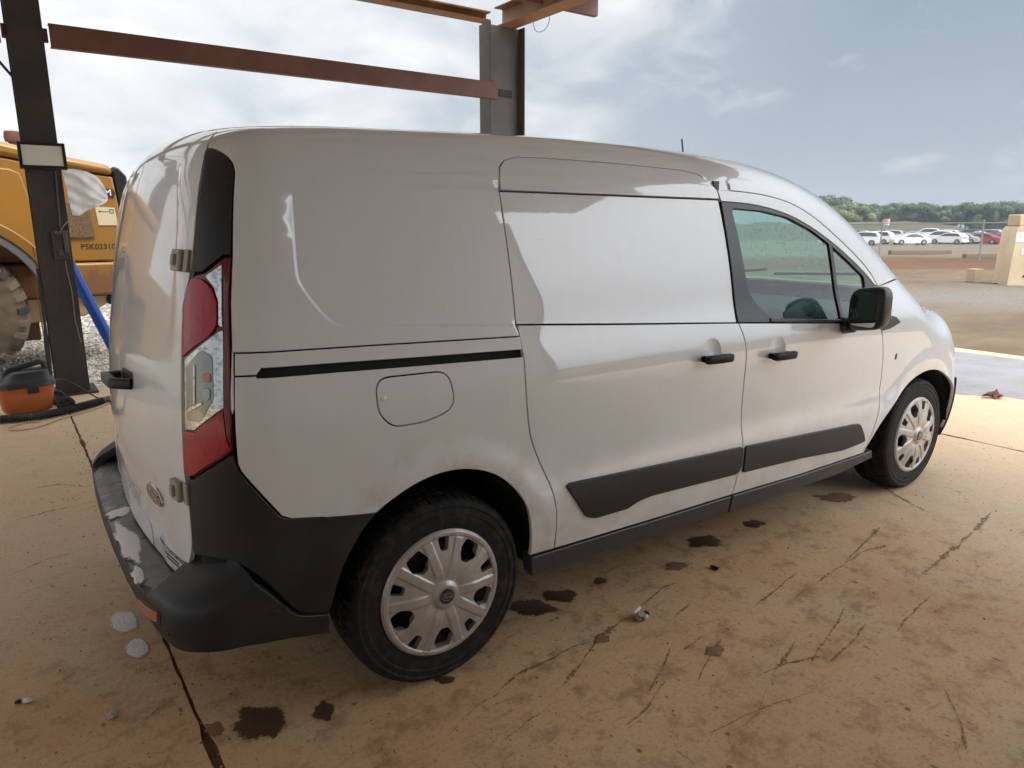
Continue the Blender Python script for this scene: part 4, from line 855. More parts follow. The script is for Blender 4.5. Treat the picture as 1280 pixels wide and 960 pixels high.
STAINS = [((-.567, -.736, .060, -.043, .022, .076), 'w', "largest dark wet stain on the concrete, behind the rear wheel beside the floor joint"),
 ((-.389, -.800, .026, -.019, .016, .041), 'w', "round dark wet spot between the large stain and the rear wheel"),
 ((-.688, -.689, .024, -.017, .007, .030), 'd', "pale damp spot next to the floor joint, left of the large stain"),
 ((.510, -.683, .072, -.051, .033, .044), 'w', "long dark wet smear on the floor in front of the rear wheel, wheel end"),
 ((.659, -.674, .058, -.040, .029, .036), 'w', "long dark wet smear on the floor in front of the rear wheel, far end"),
 ((-.003, -.882, .026, -.019, .011, .019), 'w', "small dark spot right under the rear tyre"),
 ((.878, -.674, .022, -.016, .019, .021), 'w', "small dark spot below the black sill behind the sliding door moulding"),
 ((1.241, -.771, .037, -.027, .029, .026), 'd', "brown damp spot below the sill, just left of the black flake"),
 ((1.542, -.674, .062, -.044, .050, .042), 'w', "dark ragged stain on the floor below the joint between the two side doors"),
 ((1.909, -.683, .039, -.028, .042, .031), 'w', "dark stain on the floor below the front door"),
 ((.860, -1.295, .028, -.020, .024, .019), 'd', "round brown spot alone on the floor in front of the litter"),
 ((.585, -1.006, .024, -.017, .018, .019), 'd', "dark clot of mud on a streak just left of the litter"),
 ((2.582, -.724, .086, -.062, .056, .034), 'd', "broad damp patch on the floor next to the front wheel")]
for k, (e, t, lab) in enumerate(STAINS): blob("floor_stain", e[:2], e[2:4], e[4:6], M_WET if t == 'w' else M_DAMP, lab, "stain", "stains on the concrete floor", seed=k+3)
def foam_mat():
    m = Mat("soap_foam", (.62, .62, .63), .45, spec=.4); v = m.voronoi(m.pos(), 120); m.color(m.mix(m.ramp(v, [(.1, 0.), (.5, 1.)]), (.50, .485, .475), (.66, .66, .665))); m.bump(v, .4, .004); return m
M_FOAM = foam_mat(); soak(M_FOAM, .6)
blob("foam_puddle", (-.821, .138), (.042, -.03), (.011, .085), M_FOAM, "patch of grey soap foam on the floor half hidden by the bumper corner", "foam", "foam patches on the floor", .006, 31, .06)
blob("foam_puddle", (-.808, -.087), (.033, -.023), (.010, .068), M_FOAM, "patch of grey soap foam at the end of the floor joint below the bumper", "foam", "foam patches on the floor", .006, 32, .06)
# foam left on the step pad, with wet sheen put into the white colour
M_FOAM_SHEEN = Mat("white_foam_sheen", (.80, .80, .82), .28, spec=.6); M_FOAM_SHEEN.bump(M_FOAM_SHEEN.voronoi(M_FOAM_SHEEN.pos(), 140), .35, .003); soak(M_FOAM_SHEEN, 1.0)
for k, (c, u, v, lab) in enumerate((((-.80, .03), (.040, .0), (.012, .045), "narrow streak of white foam and painted wet sheen across the van's rear step"), ((-.812, -.26), (.030, .012), (-.008, .165), "broad ragged patch of white foam and painted wet sheen on the van's rear step"), ((-.822, -.53), (.016, .006), (.004, .06), "small smear of grey foam and painted wet sheen at the right end of the van's rear step"))):
    blob("foam_sheen_patch", c, u, v, M_FOAM_SHEEN, lab, "foam", "foam and painted wet sheen on the rear step", .4822+.0004*k, 50+k, .22)
# pale spill on the slab in front of the van
def blotch():  # irregular pale sheet, mottled, with dark specks
    m = Mat("pale_blotch", (.5, .48, .48), .5, spec=.4); p = m.pos(); sp = m.voronoi(p, 9); s2 = m.noise(p, 3, 6, .6)
    c = m.mix(m.ramp(s2, [(.35, 0.), (.7, 1.)]), (.29, .28, .285), (.22, .205, .20)); c = m.mix(m.math('MULTIPLY', m.ramp(sp, [(.10, .8), (.17, 0.)]), m.ramp(m.noise(p, 9, 2), [(.5, 0.), (.56, 1.)])), c, (.16, .10, .07)); m.color(c); m.bump(m.noise(p, 30, 4), .3, .004)
    pts = [(8.0, 1.5), (8.12, .8), (8.1, .3), (8.25, -.6), (8.2, -1.4), (7.2, -1.6), (6.4, -1.1), (6.02, -.55), (5.95, -.15), (5.72, .0), (5.85, .35), (6.1, .9), (6.6, 1.6)]
    q = resample(rp(pts, .3, 5), .05); q = [(x+random.gauss(0, .010), y+random.gauss(0, .012)) for x, y in q]
    if area2(np.array(q)) < 0: q = q[::-1]
    b = MB(); k = len(q); c = np.mean(q, 0); b.add([(x, y, .001) for x, y in q]+[((x-c[0])*.96+c[0], (y-c[1])*.96+c[1], .008) for x, y in q], [(i, (i+1) % k, (i+1) % k+k, i+k) for i in range(k)]+[tuple(range(k, 2*k))])
    tag(b.build("pale_blotch", m, smooth=60), "large pale whitish spill with dark specks on the ground ahead of the van", "blotch")
blotch()
def smears():
    T = SMEARS; b = MB(); al = []
    for path, w in T:
        P = np.array(path); d = np.concatenate([[0], np.cumsum(np.hypot(*np.diff(P, axis=0).T))]); n = max(6, int(d[-1]/.012)); tt = np.linspace(0, d[-1], n); X = np.interp(tt, d, P[:, 0]); Y = np.interp(tt, d, P[:, 1])
        X = X+np.cumsum(rng.normal(0, .0012, n)); Y = Y+np.cumsum(rng.normal(0, .0012, n)); dx, dy = np.gradient(X), np.gradient(Y); L = np.hypot(dx, dy)+1e-9; nx, ny = -dy/L, dx/L
        ww = w*(.20+.42*np.abs(np.convolve(rng.normal(size=n+8), np.ones(9)/3, 'valid'))[:n])*np.clip(np.minimum(np.arange(n), np.arange(n)[::-1])/5, .15, 1); k = len(b.v); V = []; F_ = []
        for j, (o, a_) in enumerate(((-1, 0.), (-.35, .46), (.35, .46), (1, 0.))): V += [(X[i]+nx[i]*ww[i]*o, Y[i]+ny[i]*ww[i]*o, .0022) for i in range(n)]; al += [a_]*n
        for j in range(3): F_ += [(j*n+i, j*n+i+1, (j+1)*n+i+1, (j+1)*n+i) for i in range(n-1)]
        b.add(V, F_)
    m = Mat("mud_smear", (.25, .14, .075), .8); soak(m, 2.1); o = b.build("mud_smears", m, smooth=180); at_ = o.data.attributes.new("soak", 'FLOAT', 'POINT'); at_.data.foreach_set("value", al); tag(o, kind="stuff")
SMEARS = [([(0.097, -1.040), (0.203, -1.002), (0.366, -1.001), (0.483, -0.983), (0.572, -1.003)], 0.0165), ([(0.295, -1.136), (0.572, -1.003), (0.671, -0.982), (0.789, -0.955)], 0.0193), ([(0.883, -0.927), (1.053, -0.875), (1.149, -0.885)], 0.0172), ([(1.012, -0.846), (0.992, -0.888), (0.835, -0.931)], 0.0100), ([(0.911, -1.057), (0.989, -1.040), (1.065, -1.019)], 0.0123), ([(0.489, -1.325), (0.658, -1.244), (0.783, -1.166)], 0.0118), ([(0.735, -1.229), (0.812, -1.223), (0.906, -1.209)], 0.0129), ([(0.647, -1.387), (0.752, -1.339), (0.945, -1.269)], 0.0117), ([(0.902, -1.501), (1.067, -1.466), (1.170, -1.429)], 0.0129), ([(1.004, -1.445), (1.076, -1.412)], 0.0106), ([(1.041, -1.545), (1.241, -1.480), (1.583, -1.374)], 0.0084), ([(0.830, -1.475), (1.006, -1.492), (1.141, -1.542), (1.129, -1.579), (1.463, -1.507)], 0.0103), ([(1.507, -1.605), (1.669, -1.584), (1.891, -1.554)], 0.0099), ([(0.837, -1.532), (0.699, -1.602), (0.628, -1.596)], 0.0058), ([(0.319, -1.398), (0.421, -1.381), (0.591, -1.306)], 0.0095), ([(-0.023, -1.238), (0.105, -1.202), (0.200, -1.200)], 0.0073), ([(-0.222, -0.990), (-0.136, -0.984), (-0.073, -0.983)], 0.0076), ([(-0.130, -1.121), (0.026, -1.053), (0.155, -1.046)], 0.0058), ([(1.304, -1.865), (1.180, -1.968), (1.039, -2.054)], 0.0085), ([(0.488, -1.561), (0.768, -1.581), (0.935, -1.613)], 0.0061), ([(-0.879, -0.544), (-0.803, -0.486), (-0.751, -0.460)], 0.0106), ([(-0.988, -0.530), (-0.941, -0.522)], 0.0079), ([(-1.084, -0.163), (-1.037, -0.144), (-1.018, -0.131)], 0.0126), ([(-0.842, -0.771), (-0.804, -0.681)], 0.0073), ([(-1.130, 1.554), (-0.989, 1.582), (-0.805, 1.587)], 0.0200), ([(-1.043, 2.025), (-0.905, 2.038), (-0.776, 1.896)], 0.0200), ([(-1.176, 0.846), (-1.025, 0.925), (-0.898, 0.934)], 0.0141), ([(-0.241, -0.602), (-0.138, -0.571)], 0.0076), ([(1.217, -1.188), (1.640, -1.121)], 0.0118), ([(1.599, -1.223), (2.055, -1.177), (2.260, -1.220)], 0.0138), ([(1.918, -1.179), (2.379, -1.079)], 0.0200), ([(2.026, -1.442), (2.505, -1.395)], 0.0200), ([(3.016, -0.691), (2.875, -0.904), (2.783, -1.119)], 0.0200), ([(2.384, -1.413), (3.056, -1.314)], 0.0192)]
smears()
# ================================================================= small litter
def rock(name, c, r, m, lab, cat, group=None, sq=(1, 1, .6), seed=1):
    rr = np.random.default_rng(seed); b = MB(); b.sphere((0, 0, 0), 1, 9, 7); V = np.array(b.v); V *= (1+.22*rr.normal(size=(len(V), 1))*.6); V = V*np.array(sq)*r; V[:, 2] -= V[:, 2].min(); b.v = [tuple(q) for q in V]
    o = b.build(name, m, smooth=25); o.location = c; o.rotation_euler.z = rr.uniform(0, 6); return tag(o, lab, cat, group)
M_STONE = Mat("pale_stone", (.45, .39, .31), .8); M_STONE.bump(M_STONE.noise(M_STONE.obj(), 60, 4), .4, .005)
rock("pebble", (-.93, -.45, 0), .016, M_STONE, "tan pebble on the floor left of the joint, nearest the bottom edge", "stone", "pebbles", (1.3, .8, .6), 2)
rock("shell_chip", (-1.14, -.21, 0), .014, Mat("white_chip", (.62, .60, .57), .6), "white chip on the floor beside a dark crumb, near the left edge", "stone", "pebbles", (1.4, .8, .4), 3)
rock("mud_crumb", (-1.165, -.20, 0), .010, Mat("crumb", (.05, .03, .018), .9), "dark mud crumb beside the white chip", "mud", None, (1.2, .8, .6), 5)
rock("black_flake", (1.36, -.885, 0), .017, Mat("flake", (.012, .010, .009), .6), "small black flake lying alone on the floor below the sill", "debris", None, (1.3, .7, .35), 6)
lt = thing("crushed_litter", "crushed scrap of litter with a white paper stub on the muddy floor", "litter", (.80, -.99, 0))
b = MB(); b.sphere((0, 0, .012), (.030, .020, .014), 9, 6); V = np.array(b.v); V += rng.normal(0, .004, V.shape); V[:, 2] = np.maximum(V[:, 2], .001); b.v = [tuple(q) for q in V]; b.build("crumpled_scrap", Mat("litter_tan", (.33, .26, .17), .8), lt, smooth=0)
b = MB(); b.tube([(-.022, .012, .026), (.020, .024, .032)], .0055, 8); b.build("paper_stub", Mat("paper", (.8, .79, .76), .6), lt)
b = MB(); b.sphere((.012, -.016, .012), (.014, .010, .011), 8, 6); b.build("pale_cap", Mat("litter_pink", (.60, .48, .38), .6), lt)
b = MB(); b.sphere((.034, .004, .010), (.012, .016, .010), 8, 6); b.build("dark_lump", Mat("litter_dark", (.02, .012, .008), .8), lt)
lf = MB()
for k in range(9):
    a = random.uniform(0, 6.28); c = Vector((random.gauss(0, .035), random.gauss(0, .03), .015+random.random()*.03)); e = Vector((math.cos(a), math.sin(a), random.uniform(-.2, .5)))*.07; s_ = Vector((-math.sin(a), math.cos(a), .2))*.03
    lf.add([c-e, c+s_, c+e, c-s_], [(0, 1, 2, 3)])
o = lf.build("dead_leaf", Mat("leaf_red", (.14, .035, .02), .8), smooth=0); o.location = (5.88, -.20, .005); tag(o, "curled red brown dead leaf lying at the edge of the pale spill", "leaf")
def grit():
    bm_ = MB(); bm_.sphere((0, 0, 0), 1, 5, 4); bv = np.array(bm_.v); V = []; Fc = []; n = 0; N = 2600
    X = np.concatenate([rng.uniform(-2.2, 4.5, N), rng.normal(-.72, .05, 260)]); Y = np.concatenate([rng.uniform(-2.4, 2.2, N), rng.uniform(-1.2, 3.5, 260)]); R = np.concatenate([.0012+.0032*rng.random(N)**3, .002+.003*rng.random(260)])
    for x, y, r in zip(X, Y, R):
        q = bv*(1+.3*rng.normal(size=(len(bv), 1)))*np.array([1, .8, .6])*r; a = rng.uniform(0, 6.28); ca, sa = math.cos(a), math.sin(a); q = np.column_stack([q[:, 0]*ca-q[:, 1]*sa+x, q[:, 0]*sa+q[:, 1]*ca+y, q[:, 2]+r*.4]); V.append(q); Fc += [tuple(i+n for i in f) for f in bm_.f]; n += len(bv)
    me = bpy.data.meshes.new("grit"); me.from_pydata(np.vstack(V).tolist(), [], Fc); me.update(); m = Mat("grit", (.2, .12, .07), .9); nz = m.noise(m.pos(), 40, 2); m.color(m.mix(m.ramp(nz, [(.4, 0.), (.6, 1.)]), (.10, .055, .03), (.48, .36, .24))); tag(link("grit", me, m), kind="stuff")
grit()
# crushed stone beside the slab
def gravel():
    base = MB(); base.sphere((0, 0, 0), 1, 5, 4); bv = np.array(base.v); V = []; Fc = []; n = 0
    N = 7000; X = np.concatenate([rng.uniform(-2.6, .8, N), rng.uniform(-6, 2.5, 2500)]); Y = np.concatenate([4.9+rng.random(N)**1.15*4.6, rng.uniform(9, 17, 2500)]); R = np.where(Y < 9.5, rng.uniform(.012, .034, N+2500), rng.uniform(.03, .055, N+2500))
    Z = ground_z(X, Y)
    for x, y, z, r in zip(X, Y, Z, R):
        q = bv*(1+.28*rng.normal(size=(len(bv), 1)))*np.array([1, rng.uniform(.6, 1), rng.uniform(.5, .8)]); a = rng.uniform(0, 6.28); ca, sa = math.cos(a), math.sin(a)
        q = np.column_stack([q[:, 0]*ca-q[:, 1]*sa, q[:, 0]*sa+q[:, 1]*ca, q[:, 2]])*r; V.append(q+[x, y, z+r*.25]); Fc += [tuple(i+n for i in f) for f in base.f]; n += len(bv)
    me = bpy.data.meshes.new("gravel"); me.from_pydata(np.vstack(V).tolist(), [], Fc); me.update()
    m = Mat("crushed_stone", (.5, .45, .38), .85); nz = m.noise(m.pos(), 9, 3, .8); m.color(m.mix(m.ramp(nz, [(.3, 0.), (.7, 1.)]), (.26, .22, .17), (.60, .55, .475)))
    tag(link("gravel", me, m), kind="stuff")
gravel()
# ================================================================= the open shed
def rust_paint(name, a, b_, rough=.6):
    m = Mat(name, a, rough); n = m.noise(m.pos(), 3.5, 7, .65); n2 = m.noise(m.mapping(m.pos(), (22, 22, 4)), 1, 5, .6); m.color(m.mix(m.math('ADD', m.ramp(n, [(.42, 0.), (.75, .8)]), m.ramp(n2, [(.55, 0.), (.8, .35)])), a, b_)); m.bump(n, .15, .004); return m
M_COL = rust_paint("dark_steel", (.036, .032, .031), (.075, .058, .046)); M_GIRT = rust_paint("red_oxide_steel", (.145, .062, .047), (.21, .10, .072)); M_TANB = rust_paint("tan_oxide_steel", (.26, .135, .066), (.38, .22, .125))
M_GREYC = rust_paint("grey_steel", (.085, .078, .072), (.13, .115, .10)); M_DECK = Mat("roof_sheet", (.68, .68, .67), .5)
def i_section(b, w, d, tf, tw, L, cx=0, cy=0, z0=0, along='z', flange='y'):
    """H section: flanges face +-y (or +-x)"""
    if flange == 'y': bx = [((0, -(d-tf)/2), (w, tf)), ((0, (d-tf)/2), (w, tf)), ((0, 0), (tw, d-2*tf-.002))]
    else: bx = [((-(d-tf)/2, 0), (tf, w)), (((d-tf)/2, 0), (tf, w)), ((0, 0), (d-2*tf-.002, tw))]
    for (x, y), (sx, sy) in bx: b.box((cx+x, cy+y, z0+L/2), (sx, sy, L))
    return b
def column(x, y, lab, w=.25, d=.28, flange='y', m=M_COL, plate=True):
    t = thing("steel_column", lab, "column", (x, y, 0), "columns of the open shed")
    b = MB(); i_section(b, w, d, .014, .010, 3.745, z0=.02, flange=flange); b.build("shaft", m, t, bevel=.003)
    b = MB(); b.box((0, 0, .0105), (w+.12 if flange == 'y' else d+.1, d+.12 if flange == 'y' else w+.14, .019)); b.build("base_plate", m, t, bevel=.003)
    return t
cl = column(-.62, 4.79, "dark steel column at the left carrying the floodlight, in front of the yellow loader", d=.30)
cc = column(4.20, 4.85, "grey steel column standing behind the van at the end of the shed", w=.24, d=.50, flange='x', m=M_GREYC)
b = MB(); b.box((.03, -.013, 3.02), (.20, .004, .085)); b.box((.03, -.0165, 3.02), (.17, .003, .055)); b.build("weld_mark", Mat("weld_dark", (.03, .028, .026), .7), cc)
b = MB(); b.box((-.215, -.170, 3.02), (.06, .012, .20)); b.box((-.215, -.14, 3.115), (.06, .05, .010)); b.build("clip_plate", M_GIRT, cc)
b = MB(); b.box((.141, -.10, 3.0), (.034, .06, .10)); b.box((-.141, -.10, 3.0), (.034, .06, .10)); b.build("clip_plate", M_GIRT, cl)
for x in (-5.7,): column(x, 4.79, "dark steel column out of frame in the front row", d=.30)
for x in (-5.7, -.62, 3.62): column(x, -5.25, "dark steel column in the shed's back row", d=.30)
def girt(x0, x1, lab):
    P = [(4.60, 2.902), (4.60, 3.083), (4.605, 3.083), (4.68, 3.083), (4.68, 3.077), (4.607, 3.077), (4.607, 2.908), (4.68, 2.908), (4.68, 2.902)]
    b = MB(); b.prism(P, x0, x1, 'yz'); return tag(b.build("girt_rail", M_GIRT, bevel=.002), lab, "steel rail", "wall rails of the shed")
girt(-.455, 3.955, "long red brown steel rail running from the dark column to the grey column"); girt(-5.5, -.79, "end of the red brown steel rail passing left of the dark column")
tag(MB().tube([(-.745, 4.70, 2.66), (-1.5, 4.70, 3.73)], .011, 8).build("brace_rod", M_COL), "thin diagonal brace rod running up to the left from the dark column", "rod")
b = MB(); b.box((-1.15, 4.72, 3.83), (10.10, .16, .016)); b.box((-1.15, 4.72, 3.745), (10.10, .16, .014)); b.box((-1.15, 4.74, 3.79), (10.10, .012, .072)); tag(b.build("eave_beam", M_TANB, bevel=.002), "tan brown eave beam along the top of the shed's front columns", "beam")
for x in (-5.7, -.62, 4.295):
    b = MB(); i_section(b, .25, .22, .012, .009, 9.45, flange='x'); o = b.build("rafter", M_TANB, bevel=.002)
    o.rotation_euler = (math.pi/2, 0, 0); o.rotation_euler = Euler((math.pi/2, 0, 0)); o.location = (x, 4.98, 3.885)
    # lay the section flat: flanges up and down
    o.rotation_euler = (Matrix.Rotation(math.pi/2, 3, 'X') @ Matrix.Rotation(math.pi/2, 3, 'Z')).to_euler()
    tag(o, "brown roof beam meeting the top of the grey column" if x > 4 else ("roof beam across the shed over the back of the van" if x > -2 else "roof beam across the shed in the far left bay"), "beam", "roof beams")
def purlin(y, x0, x1, lab):
    P = [(y, 3.806), (y, 4.02), (y+.006, 4.02), (y+.07, 4.02), (y+.07, 4.014), (y+.007, 4.014), (y+.007, 3.813), (y+.07, 3.813), (y+.07, 3.806)]
    b = MB(); b.prism(P, x0, x1, 'yz'); return tag(b.build("purlin", M_GIRT, bevel=.002), lab, "purlin", "roof purlins")
ORD = ['first', 'second from the grey column', 'third from the grey column', 'fourth from the grey column', 'fifth from the grey column', 'sixth from the grey column', 'last before the back eave']
for yi, y in enumerate((4.0, 2.65, 1.3, -.05, -1.4, -2.75, -4.1)):
    purlin(y, 4.425, 4.95, "short purlin end sticking out past the grey column, end face showing" if y == 4.0 else "short purlin end at the open end of the shed roof, %s" % ORD[yi])
    for a_, b_ in ((-.49, 4.16), (-5.57, -.75)): purlin(y, a_, b_, "red brown roof purlin in the %s bay, %s" % ("end" if a_ > -1 else "inner", ORD[yi]))
b = MB(); prof = []; x = -6.2
while x < 4.93: prof += [(x, 4.03), (x+.10, 4.03), (x+.13, 4.065), (x+.17, 4.065)]; x += .20
n = len(prof); b.add([(a_, 4.50, c) for a_, c in prof]+[(a_, -5.2, c) for a_, c in prof]+[(a_, 4.50, c+.004) for a_, c in prof]+[(a_, -5.2, c+.004) for a_, c in prof], [(i+n, i+n+1, i+1, i) for i in range(n-1)]+[(i+2*n, i+1+2*n, i+n+1+2*n, i+n+2*n) for i in range(n-1)]+[(i, i+1, i+1+2*n, i+2*n) for i in range(n-1)]+[(i+3*n, i+1+3*n, i+1+n, i+n) for i in range(n-1)])
tag(b.build("roof_deck", M_DECK, smooth=0), "ribbed grey roof sheeting above the shed", "roof")
w_ = [(4.425, 4.38+.15*math.cos(t), 3.775-.13*max(0, math.sin(t))**.8) for t in np.linspace(0, math.pi, 16)]
tag(MB().tube(w_, .0035, 5).build("loose_wire", M_COL), "thin loop of loose wire hanging under the beam beside the grey column", "wire")
# ---- things fixed to the dark column
fl_ = thing("floodlight", "unlit floodlight with a black frame clamped to the dark column", "lamp", (-.62, 4.585, 2.04))
R = Euler((math.radians(-8), 0, 0)).to_matrix()
b = MB()
for c, d in (((0, 0, .094), (.335, .05, .024)), ((0, 0, -.094), (.335, .05, .024)), ((-.1555, 0, 0), (.024, .05, .1635)), ((.1555, 0, 0), (.024, .05, .1635)), ((0, .03, 0), (.30, .03, .18))): b.box(R @ Vector(c), d, R)
b.build("frame", M_BLACK, fl_, bevel=.004); b = MB(); b.box(R @ Vector((0, -.012, 0)), (.286, .006, .163), R); b.build("lens", Mat("flood_diffuser", (.80, .82, .72), .25, coat=.6), fl_)
b = MB(); b.box((0, .052, -.02), (.10, .06, .10)); b.build("bracket", M_BLACK, fl_)
cbl = MB().tube([(-.535, 4.626, 1.94), (-.545, 4.622, 1.80), (-.552, 4.622, 1.60), (-.56, 4.622, 1.44)], .005, 6).build("lamp_cable", Mat("cable_grey", (.12, .12, .12), .6), None); tag(cbl, "grey cable running down the dark column from the floodlight", "cable")
jb = thing("junction_box", "dark electrical junction box with clamps on the dark column", "junction box", (-.56, 4.60, 1.31))
b = MB(); b.box((-.01, .02, 0), (.12, .035, .24)); b.build("case", Mat("box_grey", (.05, .05, .052), .5), jb, bevel=.006)
b = MB(); b.box((.025, -.005, .03), (.03, .03, .18)); b.box((.0, -.005, .11), (.10, .02, .03)); b.box((-.02, -.008, -.06), (.03, .02, .05)); b.build("clamp", Mat("clamp_grey", (.10, .10, .105), .45), jb, bevel=.004)
b = MB(); b.tube([(.0, .02, .12), (.03, .0, .17), (.06, .015, .20)], .004, 6); b.build("wire_tail", Mat("wire_pale", (.3, .3, .3), .5), jb)
tag(MB().tube([(-.555, 4.622, 1.18), (-.556, 4.615, 1.12), (-.537, 4.615, .90), (-.543, 4.615, .67), (-.528, 4.612, .52), (-.522, 4.61, .47), (-.520, 4.61, .455), (-.524, 4.61, .47)], .0045, 6).build("hanging_cable", Mat("cable_tan", (.22, .18, .13), .7)), "thin pale cable hanging down the dark column below the junction box", "cable")
tag(MB().tube([(-.775, 4.70, 1.30), (-.765, 4.70, 1.04), (-.775, 4.70, 1.0), (-.79, 4.70, .92), (-.79, 4.70, .7), (-.785, 4.70, .45), (-.79, 4.68, .20), (-.76, 4.62, .035), (-.70, 4.55, .01)], .006, 6).build("orange_cord", Mat("cord_orange", (.42, .16, .04), .6)), "orange extension cord hanging beside the left edge of the dark column", "cord")
tag(MB().tube([(-.765, 4.66, 1.12), (-.77, 4.66, .60), (-.775, 4.66, .50), (-.785, 4.66, .18), (-.79, 4.64, .06)], [.010, .012, .020, .018, .012], 8).build("black_nozzle", M_BLACK), "black tube nozzle leaning at the left edge of the dark column", "nozzle")
# rag blowing from the floodlight
def rag():
    P = [[(-.495, 1.945), (-.40, 1.945), (-.31, 1.925), (-.245, 1.88), (-.20, 1.82)], [(-.485, 1.86), (-.40, 1.87), (-.32, 1.84), (-.25, 1.81), (-.19, 1.76)], [(-.478, 1.76), (-.40, 1.76), (-.33, 1.75), (-.26, 1.73), (-.185, 1.70)], [(-.47, 1.66), (-.405, 1.65), (-.34, 1.665), (-.27, 1.675), (-.195, 1.675)], [(-.46, 1.565), (-.41, 1.558), (-.355, 1.60), (-.29, 1.625), (-.225, 1.655)]]
    P = np.array(P); n = 30; V = []; F_ = []; g = np.linspace(0, 4, n)
    def lerp(A, t): i = min(int(t), 3); f = t-i; return A[i]*(1-f)+A[i+1]*f
    for a in g:
        row = lerp(P, a)
        for c in g:
            x, z = lerp(row, c); d = .026*math.sin(1.6*c-1.1*a)*min(1, c*.6)+.014*math.sin(3.3*c+2.1*a)+.008*math.sin(6*a-2.5*c); V.append((x, 4.585+d-.012*c, z))
    F_ = [(i*n+j, i*n+j+1, (i+1)*n+j+1, (i+1)*n+j) for i in range(n-1) for j in range(n-1)]
    b = MB(); b.add(V, F_); m = Mat("white_cloth", (.90, .89, .87), .9, spec=.1); m.bump(m.noise(m.pos(), 22, 5), .3, .01); tl = m.n("BsdfTranslucent"); tl.inputs[0].default_value = (.97, .96, .94, 1); ms = m.n("MixShader"); ms.inputs[0].default_value = .62; m.l(m.b.outputs[0], ms.inputs[1]); m.l(tl.outputs[0], ms.inputs[2]); m.l(ms.outputs[0], m.N["Material Output"].inputs[0])
    o = b.build("white_rag", m, smooth=180); tag(o, "white cloth rag blowing out to the right below the floodlight", "rag")
rag()
tag(MB().tube([(-.50, 5.4, 1.19), (-.42, 5.4, .95), (-.20, 5.42, .30), (-.06, 5.45, -.12)], .052, 16).build("blue_pipe", Mat("blue_plastic", (.012, .085, .42), .35)), "blue plastic pipe leaning on the stones between the dark column and the van", "pipe")
# ================================================================= shop vacuum
vac = thing("shop_vacuum", "orange and black wet and dry vacuum cleaner on the floor by the column", "vacuum cleaner", (-.985, 4.05, 0)); vac.rotation_euler.z = math.radians(8)
M_OR = Mat("vac_orange", (.50, .135, .035), .42); nz = M_OR.noise(M_OR.pos(), 12, 5); M_OR.color(M_OR.mix(M_OR.ramp(nz, [(.4, 0.), (.8, .5)]), (.52, .14, .035), (.32, .13, .06))); M_VB = Mat("vac_black", (.022, .023, .027), .42)
def sloft(rows, e=.45, n=40):
    b = MB(); V = []
    for (rx, ry, z, ox) in rows:
        for k in range(n):
            t = 2*math.pi*k/n; c, s_ = math.cos(t), math.sin(t); V.append((ox+rx*math.copysign(abs(c)**e, c), ry*math.copysign(abs(s_)**e, s_), z))
    m = len(rows); b.add(V, [(i*n+k, i*n+(k+1) % n, (i+1)*n+(k+1) % n, (i+1)*n+k) for i in range(m-1) for k in range(n)]+[tuple(range(n))[::-1], tuple((m-1)*n+k for k in range(n))]); return b
sloft([(.150, .115, .035, 0), (.165, .125, .045, 0), (.185, .14, .17, 0), (.192, .147, .225, 0), (.20, .152, .232, 0), (.20, .152, .245, 0)], .6).build("tank", M_OR, vac, smooth=50)
lid = sloft([(.205, .158, .238, 0), (.210, .163, .243, 0), (.208, .16, .265, 0), (.190, .145, .285, .005), (.165, .12, .300, .01), (.14, .10, .345, .03), (.115, .08, .36, .035)], .6).build("lid", M_VB, vac, smooth=50)
b = MB(); b.tube([(-.115, 0, .285), (-.118, 0, .345), (-.09, 0, .372), (.03, 0, .395), (.115, 0, .412), (.145, 0, .405), (.152, 0, .35), (.150, 0, .29)], .021, 10, sq=.9); b.build("carry_handle", M_VB, lid, smooth=60)
b = MB(); b.box((.03, -.157, .225), (.075, .02, .065)); b.box((-.03, .157, .225), (.075, .02, .065)); b.build("latch", M_VB, vac, bevel=.006)
for y in (-.155, .155):
    b = MB(); b.lathe([(0, -.016), (.058, -.018), (.066, -.010), (.066, .012), (0, .014)], 28, 'y'); o = b.build("wheel", M_VB, vac, bevel=0, smooth=40); o.location = (.235, y, .068)
    for k in range(5):
        h = MB(); a_ = 2*math.pi*k/5; h.sphere((.036*math.cos(a_), -.0185*(1 if y < 0 else -1), .036*math.sin(a_)), (.013, .003, .013), 8, 6); h.build("spoke_hole", M_DARK, o)
b = MB(); b.tube([(-.18, 0, .17), (-.235, 0, .17)], .034, 14); b.build("inlet", M_VB, vac, smooth=50)
b = MB(); b.box((.21, 0, .09), (.03, .26, .03)); b.lathe([(0, .0), (.028, .002), (.03, .03), (0, .032)], 14, 'z', (-.10, -.09, .002)); b.lathe([(0, .0), (.028, .002), (.03, .03), (0, .032)], 14, 'z', (-.10, .09, .002)); b.build("caster", M_VB, vac)
